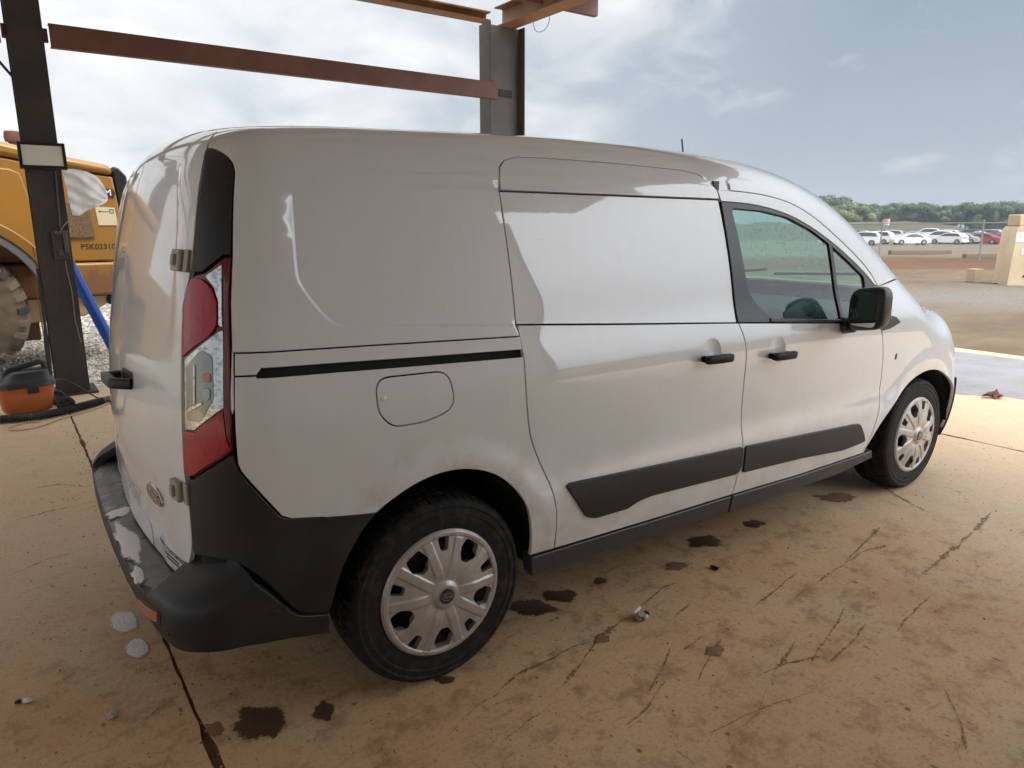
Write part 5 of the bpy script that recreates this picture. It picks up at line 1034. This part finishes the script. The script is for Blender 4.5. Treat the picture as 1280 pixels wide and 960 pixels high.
def hose(pts, r, name, m, amp=.0035, pitch=.016):
    P = [Vector(p) for p in pts]; Q = []
    for i in range(len(P)-1):
        a, b0 = P[i], P[i+1]; p0, p3 = P[max(i-1, 0)], P[min(i+2, len(P)-1)]
        for t in np.linspace(0, 1, 24, endpoint=False): Q.append(.5*((2*a)+(b0-p0)*t+(2*p0-5*a+4*b0-p3)*t*t+(-p0+3*a-3*b0+p3)*t**3))
    Q.append(P[-1]); d = np.cumsum([0]+[(Q[i+1]-Q[i]).length for i in range(len(Q)-1)]); n = int(d[-1]/(pitch/2)); R = []; O = []
    for k in range(n):
        s_ = d[-1]*k/(n-1); i = min(int(np.searchsorted(d, s_, 'right'))-1, len(Q)-2); f = (s_-d[i])/max(d[i+1]-d[i], 1e-6); O.append(Q[i].lerp(Q[i+1], f)); R.append(r+(amp if k % 2 else -amp))
    return MB().tube(O, R, 12).build(name, m, smooth=0 if amp > .002 else 60)
tag(hose([(-1.62, 4.10, .16), (-1.50, 3.98, .05), (-1.32, 3.90, .034), (-1.12, 3.83, .034), (-.95, 3.79, .034), (-.75, 3.86, .034), (-.58, 3.98, .034), (-.46, 4.06, .034)], .028, "vacuum_hose", M_VB), "black ribbed vacuum hose lying on the floor in front of the orange vacuum", "hose")
nz_ = MB(); nz_.tube([(-.47, 4.055, .034), (-.36, 4.12, .034), (-.22, 4.2, .03)], [.029, .030, .024], 12); tag(nz_.build("hose_wand", M_VB, smooth=50), "smooth black wand at the end of the vacuum hose beside the van", "nozzle")
M_CORD = Mat("cord_tan", (.55, .36, .17), .6)
tag(hose([(-.40, 4.10, .009), (-.55, 3.88, .009), (-.74, 3.74, .009), (-.83, 3.66, .009), (-.92, 3.55, .009), (-1.02, 3.50, .009), (-1.11, 3.54, .009), (-1.12, 3.64, .009), (-1.02, 3.72, .009), (-.93, 3.70, .009)], .0062, "tan_cord", M_CORD, amp=0), "tan extension cord looped on the concrete in front of the vacuum hose", "cord")
tag(hose([(-.80, 4.20, .22), (-.72, 4.28, .21), (-.62, 4.25, .15), (-.52, 4.22, .06), (-.44, 4.2, .012), (-.3, 4.15, .01)], .006, "power_lead", M_VB, amp=0), "thin black power lead arching from the vacuum across the column foot", "cord")
# ================================================================= wheel loader
LD = thing("wheel_loader", "yellow wheel loader with a dusty tyre parked beyond the dark column", "loader", (0, 7.2, -.15))
def yellow(name, rust=0.):
    m = Mat(name, (.31, .145, .018), .42, coat=.3, coat_rough=.2); p = m.pos(); n = m.noise(p, 2.2, 6, .6); c = m.mix(m.ramp(n, [(.4, 0.), (.75, .5)]), (.31, .145, .018), (.22, .12, .042))
    if rust:
        r = m.noise(m.mapping(p, (3, 3, 1.2)), 2.4, 7, .7); sep = m.n("SeparateXYZ"); m.l(p, sep.inputs[0]); h = m.n("MapRange"); h.inputs[1].default_value = 1.05; h.inputs[2].default_value = .70; m.l(sep.outputs[2], h.inputs[0])
        f = m.math('ADD', r, m.math('MULTIPLY', h.outputs[0], .30)); c = m.mix(m.ramp(f, [(.55, 0.), (.68, .9)]), c, (.20, .085, .04))
    m.color(c); return m
M_Y = yellow("loader_yellow"); M_YR = yellow("rusty_yellow", 1.); M_YL = Mat("dusty_tan", (.40, .27, .14), .8); M_GREY = Mat("fender_grey", (.17, .165, .16), .7); M_UND = Mat("under_frame", (.10, .062, .038), .8)
LY = 7.2
def ld(name, poly, y0, y1, m, par=LD, bevel=.02, dz=.15):
    b = MB(); b.prism([(x, z+dz) for x, z in poly], y0-LY, y1-LY, 'xz'); return b.build(name, m, par, bevel=bevel)
ld("engine_hood", [(-3.2, 1.95), (.19, 1.95), (.21, 2.05), (-.37, 2.13), (-.84, 2.22), (-3.2, 2.30), (-3.2, 2.48), (-.84, 2.375), (-.37, 2.265), (.19, 2.165), (.26, 1.9), (.2, 1.2), (-3.2, 1.2)][3:10]+[(.215, 2.05)], 7.16, 8.7, M_Y, bevel=.05)
ld("side_panel", [(-3.2, 1.06), (.185, 1.06), (.245, 1.60), (.205, 2.035), (-.37, 2.115), (-.84, 2.205), (-3.2, 2.285)], 7.2, 8.66, M_Y, bevel=.02)
ld("access_panel", [(-3.0, 2.18), (-.80, 2.09), (-.70, 2.04), (-.585, 1.40), (-.62, 1.12), (-3.0, 1.12)], 7.165, 7.22, M_Y, bevel=.015)
ld("rear_grille", [(.222, 2.16), (.285, 2.14), (.36, 2.05), (.37, 1.75), (.33, 1.42), (.26, 1.30), (.245, 1.60), (.222, 2.03)], 7.22, 8.64, M_BLACK, bevel=.02)
def mesh_mat():
    m = Mat("perforated_sheet", (.10, .06, .035), .6); v = m.voronoi(m.pos(), 95); m.color(m.mix(m.ramp(v, [(.30, 0.), (.42, 1.)]), (.012, .009, .007), (.17, .10, .055))); return m
ld("air_screen", [(-.62, 1.335), (-.055, 1.335), (-.085, 1.72), (-.60, 1.75)], 7.17, 7.21, mesh_mat(), bevel=.005)
ld("model_plate", [(-.20, 1.80), (.195, 1.80), (.215, 1.845), (.195, 1.90), (-.20, 1.90)], 7.185, 7.199, Mat("plate_dark", (.045, .025, .015), .5), bevel=.004)
stk = ld("info_sticker", [(-.015, 1.69), (.190, 1.68), (.205, 1.475), (.0, 1.475)], 7.19, 7.1985, Mat("sticker_cream", (.60, .50, .33), .6), bevel=.001)
b = MB()
for (x0, x1, z0, z1) in ((.02, .032, 1.625, 1.645), (.03, .12, 1.632, 1.637), (.13, .175, 1.652, 1.660), (.13, .175, 1.615, 1.622), (.13, .137, 1.615, 1.66), (.168, .175, 1.615, 1.66)): b.box(((x0+x1)/2, -.0115, (z0+z1)/2+.15), (x1-x0, .002, z1-z0))
b.build("printed_diagram", MT, stk)
def flat_text(name, key, m, par, x, z, h, y, bold=1):
    v, f = TXT[key]; me = bpy.data.meshes.new(name); me.from_pydata([(x+p[0]*h/.7, y-LY, z+.15+p[1]*h/.7) for p in v], [], f); me.update(); return link(name, me, m, par)
flat_text("model_letter", "M", Mat("letter_white", (.7, .66, .58), .6), LD, .135, 1.85, .072, 7.182)
flat_text("serial_lettering", "P5K02310", MT, LD, -.03, 1.225, .062, 7.1965)
ld("counterweight", [(-1.0, 1.045), (.19, 1.045), (.17, .66), (-1.0, .66)], 7.12, 8.7, M_YR, bevel=.03)
ld("lower_frame", [(-.9, .65), (.165, .65), (.11, .62), (-.25, .42), (-.9, .36)], 7.2, 8.6, M_YL, bevel=.02)
for x, z in ((.045, .60), (-.20, .57)):
    b = MB(); b.lathe([(0, -.004), (.062, -.004), (.066, .01)], 20, 'y', (x, 0, z+.15)); b.build("drain_hole", M_DARK, LD)
ld("under_frame", [(-3.2, 1.05), (-.72, 1.05), (-.72, .15), (-1.6, .15), (-3.2, .3)], 7.35, 8.5, M_UND, bevel=.02)
WX, WZ_ = -1.53, .57
def fender():
    b = MB(); g = MB()
    for q, r0, r1, y0, y1 in ((b, .985, 1.10, 6.60, 7.16), (g, .90, .982, 6.62, 7.16)):
        ts = np.linspace(math.radians(23), math.radians(150), 26); po = [(WX+r1*1.0*math.cos(t), WZ_+r1*.98*math.sin(t)) for t in ts]+[(WX+r0*math.cos(t), WZ_+r0*.98*math.sin(t)) for t in ts[::-1]]
        q.prism([(x, z+.15) for x, z in po], y0-LY, y1-LY, 'xz')
    f = b.build("fender", M_Y, LD, bevel=.015); g.build("fender_lip", M_GREY, f, bevel=.01)
fender()
def ltyre():
    b = MB(); prof = [(.36, .02), (.40, .0), (.43, .012), (.50, -.005), (.53, .004), (.60, .0), (.63, .02), (.675, .05), (.69, .09), (.69, .50), (.66, .55), (.5, .58), (.36, .56)]
    b.lathe(prof, 72, 'y'); m = Mat("dusty_tyre", (.15, .11, .075), .9); n = m.noise(m.pos(), 6, 6, .7); m.color(m.mix(m.ramp(n, [(.35, 0.), (.7, 1.)]), (.20, .145, .095), (.09, .065, .045)))
    t = b.build("tyre", m, LD, smooth=40); t.location = (WX, 6.6-LY, WZ_+.15)
    for k in range(30):
        a = 2*math.pi*k/30; l = MB(); q = []
        for j, (r, y, da) in enumerate([(.60, .004, .0), (.685, .055, .015), (.70, .10, .03), (.70, .24, .13)]):
            for e, h in ((-.055, 0), (-.045, .035), (.045, .035), (.055, 0)):
                aa = a+da+e; rr = r+h-.012; q.append((rr*math.cos(aa), y-(h*.4 if j < 2 else 0), rr*math.sin(aa)))
        l.add(q, [(4*j+i, 4*j+i+1, 4*j+5+i, 4*j+4+i) for j in range(3) for i in range(3)]+[(3, 2, 1, 0), (12, 13, 14, 15)]); l.build("lug", M_LUG if k % 3 else M_LUG2, t, smooth=0)
    b = MB(); b.lathe([(0, .10), (.12, .09), (.14, .14), (.30, .17), (.33, .05), (.365, .02), (.365, .2)], 48, 'y'); b.build("rim", M_YL, t, smooth=40)
M_LUG = Mat("lug_dusty", (.19, .14, .095), .9); M_LUG2 = Mat("lug_dark", (.05, .04, .03), .8)
ltyre()
b = MB(); b.tube([(-.70, .75, 2.30+.15), (-.70, .75, 2.47+.15)], .05, 14); b.lathe([(0, 0), (.08, 0), (.09, .05), (.08, .12), (0, .13)], 18, 'z', (-.70, .75, 2.44+.15)); b.build("exhaust_cap", Mat("exhaust_brown", (.12, .05, .03), .6), LD)
ld("cab_post", [(-3.3, 2.4), (-2.6, 2.4), (-2.7, 3.9), (-3.3, 3.9)], 7.4, 8.5, M_BLACK)
ld("front_frame", [(-5.5, .4), (-3.2, .4), (-3.2, 1.6), (-5.5, 1.4)], 7.3, 8.6, M_Y)
# ================================================================= yard beyond: block, fence, kerbs, cars, bank, trees
M_BEIGE = Mat("beige_block", (.56, .44, .29), .8); n = M_BEIGE.noise(M_BEIGE.pos(), 2, 6); M_BEIGE.color(M_BEIGE.mix(M_BEIGE.ramp(n, [(.35, 0.), (.7, 1.)]), (.60, .48, .32), (.50, .38, .25)))
pl_ = thing("beige_pillar", "beige concrete service pillar with paper notices and a cable, at the far right", "pillar", (19.58, 4.62, float(ground_z(19.58, 4.62))-.02)); pl_.rotation_euler.z = math.atan2(-.578, .816)
b = MB(); b.prism([(-.50, 0), (.62, 0), (.58, 1.34), (.40, 1.43), (-.36, 1.43), (-.43, 1.34)], -.28, .28, 'xz'); b.build("body", M_BEIGE, pl_, bevel=.015)
b = MB(); b.box((-.09, 0, 1.575), (.54, .44, .27)); b.build("head", M_BEIGE, pl_, bevel=.02)
for x, z, w, h, c in ((-.33, 1.17, .21, .23, (.72, .74, .78)), (.06, 1.19, .22, .20, (.72, .74, .78)), (-.17, .83, .19, .15, (.68, .60, .58))):
    b = MB(); b.box((x, -.285, z), (w, .008, h)); o = b.build("notice", Mat("paper_notice", c, .7), pl_)
    b = MB(); b.box((x, -.2895, z+.03), (w*.55, .002, h*.10)); b.box((x-.01, -.2895, z-.01), (w*.4, .002, h*.08)); b.build("notice_print", Mat("faint_print", (.45, .47, .52), .7), o)
tag(hose([(19.80, 3.90, 1.25), (19.62, 4.02, .9), (19.42, 4.25, .45), (19.28, 4.60, .10), (19.22, 5.0, 0), (19.25, 5.35, -.01), (19.30, 5.75, -.01)], .022, "black_cable", M_BLACK, amp=0), "black cable hanging down the beige pillar and trailing on the ground", "cable")
bk = MB(); bk.box((0, 0, .17), (.27, .25, .34)); o = bk.build("concrete_block", Mat("block_tan", (.46, .37, .24), .85), bevel=.012); o.location = (19.60, 5.66, ground_z(19.6, 5.66)-.01); o.rotation_euler.z = math.atan2(-.578, .816)+.35; tag(o, "small tan concrete block on the ground left of the beige pillar", "block")
def fence():
    t = thing("chain_link_fence", "chain link fence with steel posts and a top rail in front of the parked cars", "fence"); d = Vector((.383, .923)); p0 = Vector((31.7, 10.5)); M_GALV = Mat("galvanised", (.30, .29, .27), .5, metal=.4)
    pts = [p0+d*5.75*k for k in range(-6, 5)]; H = 1.62
    for p in pts:
        z = float(ground_z(p.x, p.y)); MB().tube([(p.x, p.y, z-.1), (p.x, p.y, z+H+.03)], .035, 8).build("post", M_GALV, t)
    a, b0 = pts[0], pts[-1]; za, zb = float(ground_z(a.x, a.y)), float(ground_z(b0.x, b0.y)); MB().tube([(a.x, a.y, za+H), (b0.x, b0.y, zb+H)], .026, 8).build("top_rail", M_GALV, t)
    L = (b0-a).length; m = MB(); st = .11; n = Vector((-d.y, d.x))*.004
    for k in range(int(-H/st), int(L/st)):
        for s_ in (1, -1):
            x0 = k*st if s_ > 0 else k*st+H
            q0, q1 = (x0, 0.05), (x0+s_*(H-.05), H)
            if min(q0[0], q1[0]) < 0 or max(q0[0], q1[0]) > L: continue
            A = a+d*q0[0]; B = a+d*q1[0]; zz = za+(zb-za)*q0[0]/L; o = .0042
            m.add([(A.x+n.x*s_, A.y+n.y*s_, zz+q0[1]-o), (B.x+n.x*s_, B.y+n.y*s_, zz+q1[1]-o), (B.x+n.x*s_, B.y+n.y*s_, zz+q1[1]+o), (A.x+n.x*s_, A.y+n.y*s_, zz+q0[1]+o)], [(0, 1, 2, 3)])
    q = m.build("wire_mesh", M_GALV, t, smooth=0); q['kind'] = "stuff"
fence()
M_TIMB = Mat("grey_timber", (.20, .15, .10), .9)
for (x, y), L, lab in (((36.2, 15.0), 6.5, "long low timber kerb on the ground behind the fence, left one"), ((35.1, 11.2), 6.2, "long low timber kerb on the ground behind the fence, nearer the beige pillar")):
    b = MB(); b.box((0, 0, .10), (L*.5, .25, .22)); o = b.build("timber_kerb", M_TIMB, bevel=.03); o.location = (x, y, ground_z(x, y)); o.rotation_euler.z = math.atan2(-.578, .816)+.12; tag(o, lab, "kerb", "timber kerbs behind the fence")
rp_ = thing("marker_post", "thin marker post with a small red and white sign beyond the parked cars", "sign", (98.3, 49.4, float(ground_z(98.3, 49.4))+.55)); b = MB(); b.tube([(0, 0, 0), (0, 0, 2.3)], .06, 8); b.build("pole", Mat("pole_grey", (.4, .4, .4), .6), rp_); b = MB(); b.box((0, 0, 2.55), (.55, .55, .4)); b.build("sign_board", Mat("sign_pink", (.62, .30, .33), .6), rp_); b = MB(); b.box((0, 0, 2.08), (.5, .5, .35)); b.build("sign_board", Mat("sign_white", (.75, .75, .78), .6), rp_)
def car_proto(kind):
    """a parked car: lofted body with wheel arches, glasshouse, four wheels, lamps"""
    if kind == 'sedan': top = [(-2.25, .62), (-2.2, .86), (-1.9, .98), (-1.45, 1.02), (-.75, 1.40), (-.1, 1.46), (.55, 1.40), (1.15, 1.03), (1.75, .93), (2.15, .80), (2.25, .6)]; gl = [(-1.35, 1.03), (-.72, 1.37), (-.1, 1.42), (.5, 1.36), (1.02, 1.03)]
    elif kind == 'suv': top = [(-2.25, .65), (-2.22, 1.05), (-2.05, 1.45), (-1.7, 1.66), (-.6, 1.72), (.2, 1.68), (.95, 1.18), (1.7, 1.08), (2.1, .92), (2.25, .6)]; gl = [(-1.95, 1.16), (-1.65, 1.58), (-.6, 1.65), (.15, 1.61), (.82, 1.16)]
    else: top = [(-2.0, .6), (-2.0, 1.0), (-1.8, 1.2), (-1.4, 1.46), (-.3, 1.52), (.35, 1.45), (1.0, 1.05), (1.65, .94), (2.0, .78), (2.05, .55)]; gl = [(-1.65, 1.08), (-1.32, 1.40), (-.3, 1.46), (.3, 1.39), (.85, 1.06)]
    def arch(c): return [(c+.36*math.cos(t), .32+.36*math.sin(t)) for t in np.linspace(0, math.pi, 9)]
    xa, xb = -1.35, 1.38; bot = [(2.2, .3)]+[(xb+.36, .22)]+arch(xb)+[(xb-.36, .22), (xa+.36, .22)]+arch(xa)+[(xa-.36, .22), (-2.2, .3)]
    poly = top+bot; n = len(poly); V = []
    for y, k in ((-.90, 0), (-.78, 1), (.78, 1), (.90, 0)):
        for x, z in poly:
            tum = .16*max(0, z-1.0)/.5; yy = y*(1-tum) if k == 0 else y*(1-tum*.9); V.append((x, yy, z if k else z-.02*(z > .7)))
    b = MB(); b.add(V, [tuple(range(n))]+[(j*n+(i+1) % n, j*n+i, (j+1)*n+i, (j+1)*n+(i+1) % n) for j in range(3) for i in range(n)]+[tuple(range(4*n-1, 3*n-1, -1))])
    g = MB(); m = len(gl)
    for s_ in (-1, 1):
        pts = [(x, s_*(.912*(1-.16*max(0, z-1.0)/.5)), z-.02) for x, z in gl]; g.add(pts, [tuple(range(m)) if s_ > 0 else tuple(range(m))[::-1]])
    for (p, q) in ((gl[-2], gl[-1]), (gl[0], gl[1])):
        e = .06 if p is gl[-2] else -.06; g.add([(p[0]+e, -.62, p[1]+.03), (q[0]+e, -.72, q[1]+.03), (q[0]+e, .72, q[1]+.03), (p[0]+e, .62, p[1]+.03)], [(0, 1, 2, 3)])
    w = MB(); w.lathe([(0, -.10), (.30, -.10), (.32, -.07), (.32, .07), (.30, .10), (0, .10)], 20, 'y')
    rm = MB(); rm.lathe([(0, -.108), (.20, -.106), (.215, -.10)], 16, 'y')
    lm = MB(); lm.box((2.13, .62, .72), (.16, .34, .13)); lm.box((2.13, -.62, .72), (.16, .34, .13)); tl = MB(); tl.box((-2.2, .68, .88), (.10, .26, .16)); tl.box((-2.2, -.68, .88), (.10, .26, .16))
    return b, g, w, rm, lm, tl, (xa, xb)
PROTO = {k: car_proto(k) for k in ('sedan', 'suv', 'hatch')}
M_CGL = Mat("car_glass", (.02, .025, .03), .08, coat=1); M_LMP = Mat("car_lamp", (.6, .62, .65), .2); M_TL = Mat("tail_lamp", (.25, .01, .01), .3); M_CT = Mat("car_tyre", (.02, .02, .02), .8); M_RIM = Mat("car_rim", (.35, .35, .36), .35, metal=.7)
CCOL = {'white': (.78, .78, .77), 'silver': (.50, .51, .53), 'red': (.36, .015, .02), 'dark': (.03, .035, .045), 'blue': (.03, .08, .28), 'grey': (.22, .23, .25)}
CM = {k: Mat("car_paint_"+k, v, .3, coat=1) for k, v in CCOL.items()}; DONE = {}
def car(kind, colr, px, u, rz, lab):
    u *= 1.32; h = (px-640)/898.2; dirx, diry = .578*1+.8159*h, .816-.578*h; x, y = -1.04+dirx*u*1.0, -2.74+diry*u
    key = (kind, colr)
    if key in DONE: t = copy_tree(DONE[key])
    else:
        b, g, w, rm, lm, tl, (xa, xb) = PROTO[kind]; t = thing("parked_car", lab, "car", (0, 0, 0), "cars in the far car park"); b.build("body", CM[colr], t, smooth=30, bevel=.04); g.build("windows", M_CGL, t, smooth=0); lm.build("headlights", M_LMP, t); tl.build("tail_lamps", M_TL, t)
        for cx in (xa, xb):
            for s_ in (1, -1):
                q = w.build("wheel", M_CT, t); q.location = (cx, .80*s_, .32); q.rotation_euler.z = 0 if s_ < 0 else math.pi; rm.build("hub", M_RIM, q)
        DONE[key] = t
    t['label'] = lab; t.location = (x, y, float(ground_z(x, y))); t.rotation_euler.z = rz
V_ = math.atan2(-.578, .816)           # across the view
for a_ in [('suv', 'white', 1068, 70, V_+2.55, "white SUV at the left end of the front row beyond the fence"),
 ('sedan', 'white', 1128, 71, V_+3.05, "white sedan side on, nose to the left, front row beyond the fence"),
 ('suv', 'white', 1160, 77, V_+2.5, "white SUV right behind the side on white sedan"), ('hatch', 'white', 1176, 73, V_+2.2, "white hatchback between the white SUV and the silver car"),
 ('sedan', 'silver', 1193, 74, V_+2.2, "silver sedan at the right end of the white cars"), ('sedan', 'dark', 1206, 78, V_+2.1, "dark sedan between the silver car and the red cars"),
 ('sedan', 'red', 1217, 73, V_+2.3, "red sedan, the left one of the two red cars"), ('sedan', 'red', 1242, 74, V_+2.6, "red sedan nearest the beige pillar"),
 ('suv', 'dark', 1197, 90, V_+2.3, "dark SUV in the second row above the dark sedan"), ('suv', 'blue', 1237, 92, V_+2.4, "blue SUV in the second row behind the red cars"), ('suv', 'silver', 1222, 90, V_+2.3, "silver SUV in the second row left of the blue one"),
 ('suv', 'silver', 1100, 86, V_+2.6, "silver SUV in the second row behind the gap of the white cars"), ('sedan', 'grey', 1116, 90, V_+2.4, "grey sedan in the second row"), ('suv', 'white', 1146, 92, V_+2.5, "white SUV in the second row above the side on sedan"),
 ('sedan', 'white', 1040, 70, V_+2.6, "white sedan mostly hidden behind the windscreen pillar"), ('suv', 'grey', 1060, 88, V_+2.5, "grey SUV in the second row behind the left white SUV"), ('suv', 'white', 1085, 74, V_+2.4, "white SUV between the left white SUV and the side on sedan"), ('sedan', 'silver', 1183, 82, V_+2.3, "silver sedan in the second row behind the white hatchback"), ('sedan', 'white', 1130, 84, V_+2.5, "white sedan roof showing above the side on sedan"), ('hatch', 'grey', 1076, 84, V_+2.4, "grey hatchback in the second row above the left white SUV"), ('suv', 'white', 1168, 87, V_+2.4, "white SUV roof in the back row above the white hatchback"), ('hatch', 'red', 1230, 79, V_+2.4, "red hatchback squeezed between the two red sedans"), ('sedan', 'white', 1212, 86, V_+2.4, "white sedan roof in the back row above the left red sedan"), ('sedan', 'red', 1270, 78, V_+2.6, "red sedan hidden by the beige pillar")]: car(*a_)
def tree_proto(seed, hgt, wid, n=2600):
    r = np.random.default_rng(seed); b = MB(); lobes = [(r.normal(0, wid*.27), r.normal(0, wid*.27), hgt*r.uniform(.28, .80), wid*r.uniform(.17, .32)) for _ in range(13)]
    V = []; F_ = []
    for k in range(n):
        lx, ly, lz, lr = lobes[r.integers(len(lobes))]; d = r.normal(size=3); d /= np.linalg.norm(d); q = lr*(.65+.4*r.random()); c = np.array([lx, ly, lz])+d*q*np.array([1, 1, .8])
        a = r.normal(size=3); a /= np.linalg.norm(a); e = np.cross(a, d+r.normal(0, .4, 3)); e /= np.linalg.norm(e)+1e-6; s_ = r.uniform(.16, .34); i = len(V); V += [c-a*s_, c+e*s_*.7, c+a*s_, c-e*s_*.7]; F_.append((i, i+1, i+2, i+3))
    b.v = [tuple(map(float, q)) for q in V]; b.f = F_
    for (lx, ly, lz, lr) in lobes: b.sphere((lx, ly, lz), (lr*.78, lr*.78, lr*.66), 9, 6)
    t = MB(); t.tube([(0, 0, -.3), (.05, 0, hgt*.3), (.1, .1, hgt*.62)], [.28, .20, .10], 8)
    for (lx, ly, lz, lr) in lobes[:5]: t.tube([(.05, 0, hgt*.3), (lx*.6, ly*.6, lz*.75), (lx, ly, lz)], [.12, .08, .04], 6)
    return b, t
def leaf_mat(name, a, b_):
    m = Mat(name, a, .6, spec=.3); n = m.noise(m.pos(), .55, 4); m.color(m.mix(m.ramp(n, [(.35, 0.), (.65, 1.)]), a, b_)); return m
M_LEAF = [leaf_mat("leaf_dark", (.022, .045, .016), (.05, .085, .028)), leaf_mat("leaf_mid", (.035, .065, .022), (.07, .105, .04)), leaf_mat("leaf_olive", (.08, .10, .03), (.13, .145, .05))]; M_BARK = Mat("bark", (.09, .07, .05), .9)
TP = [tree_proto(s_, h, w_) for s_, h, w_ in ((1, 10.5, 10.5), (2, 9, 9.5), (3, 11, 9), (4, 9.5, 11))]; TD = {}
def tree(px, u, k, leaf, sc, lab):
    h = (px-640)/898.2; x, y = -1.04+(.578+.8159*h)*u, -2.74+(.816-.578*h)*u; key = (k, leaf)
    if key in TD: t = copy_tree(TD[key])
    else:
        t = thing("far_tree", lab, "tree", (0, 0, 0), "trees beyond the car park"); TP[k][0].build("crown", M_LEAF[leaf], t, smooth=0); TP[k][1].build("trunk", M_BARK, t); TD[key] = t
    t['label'] = lab; t.location = (x, y, float(ground_z(x, y))-.2); t.rotation_euler.z = px*.7; t.scale = (sc, sc, sc)
row = [(996, 205, 0, 0, 1.35), (1014, 200, 1, 1, 1.28), (1030, 215, 2, 0, 1.2), (1050, 190, 1, 2, 1.02), (1064, 186, 3, 2, 1.0), (1078, 235, 0, 0, 1.2), (1092, 240, 2, 0, 1.15), (1106, 230, 3, 1, 1.15), (1118, 225, 0, 0, 1.3), (1132, 235, 1, 0, 1.25), (1146, 222, 2, 1, 1.25), (1160, 230, 3, 0, 1.3), (1174, 225, 0, 1, 1.25), (1188, 232, 1, 0, 1.3), (1201, 215, 2, 0, 1.35), (1214, 222, 3, 0, 1.38), (1227, 210, 0, 0, 1.35), (1240, 225, 1, 1, 1.38), (1254, 215, 2, 0, 1.30), (1267, 228, 3, 0, 1.32), (1280, 212, 0, 0, 1.3), (1295, 220, 1, 0, 1.3),
 (1022, 255, 3, 0, 1.35), (1041, 250, 0, 0, 1.35), (1060, 260, 2, 0, 1.3), (1085, 262, 1, 0, 1.3), (1112, 258, 2, 0, 1.35), (1139, 262, 0, 0, 1.35), (1167, 258, 1, 0, 1.4), (1194, 262, 3, 0, 1.45), (1221, 255, 0, 0, 1.5), (1247, 262, 2, 0, 1.5), (1274, 258, 1, 0, 1.5)]
for n_, q in enumerate(row):
    px, u, k, lf_, sc = q; back_ = u > 245
    kind = "olive green bushy tree" if lf_ == 2 else "mid green broadleaf tree" if lf_ == 1 else "dark green broadleaf tree"
    same = sorted(r_[0] for r_ in row if (r_[1] > 245) == back_); ORDN = "first second third fourth fifth sixth seventh eighth ninth tenth eleventh twelfth thirteenth fourteenth fifteenth sixteenth seventeenth eighteenth nineteenth twentieth twenty-first twenty-second twenty-third".split()
    lab = "%s, %s from the left in the %s rank of the far woods" % (kind, ORDN[same.index(px)], "back" if back_ else "front")
    tree(px, u, k, lf_, sc*(.60 if px < 1195 else .68)*(1.12 if back_ else 1)*(1.25 if px < 1056 else 1), lab)

# ================================================================= hazy air
hm = bpy.data.materials.new("thin_haze"); hm.use_nodes = True; nt = hm.node_tree; nt.nodes.remove(nt.nodes["Principled BSDF"]); pv = nt.nodes.new("ShaderNodeVolumePrincipled")
pv.inputs["Color"].default_value = (.80, .88, .97, 1); pv.inputs["Density"].default_value = .0005; pv.inputs["Anisotropy"].default_value = .2; nt.links.new(pv.outputs[0], nt.nodes["Material Output"].inputs["Volume"])
hz_ = MB().box((90, 60, 6.5), (620, 620, 21)).build("haze", hm, smooth=0); tag(hz_, kind="stuff")
b = MB(); prof = []; x = -6.2
while x < 3.55: prof += [(x, -5.06), (x+.10, -5.06), (x+.13, -5.03), (x+.17, -5.03)]; x += .20
n = len(prof); b.add([(a_, c, 0) for a_, c in prof]+[(a_, c, 4.045) for a_, c in prof], [(i, i+1, i+n+1, i+n) for i in range(n-1)]); tag(b.build("sheet_wall", M_DECK, smooth=0), "ribbed grey sheet wall closing the back of the shed", "wall")
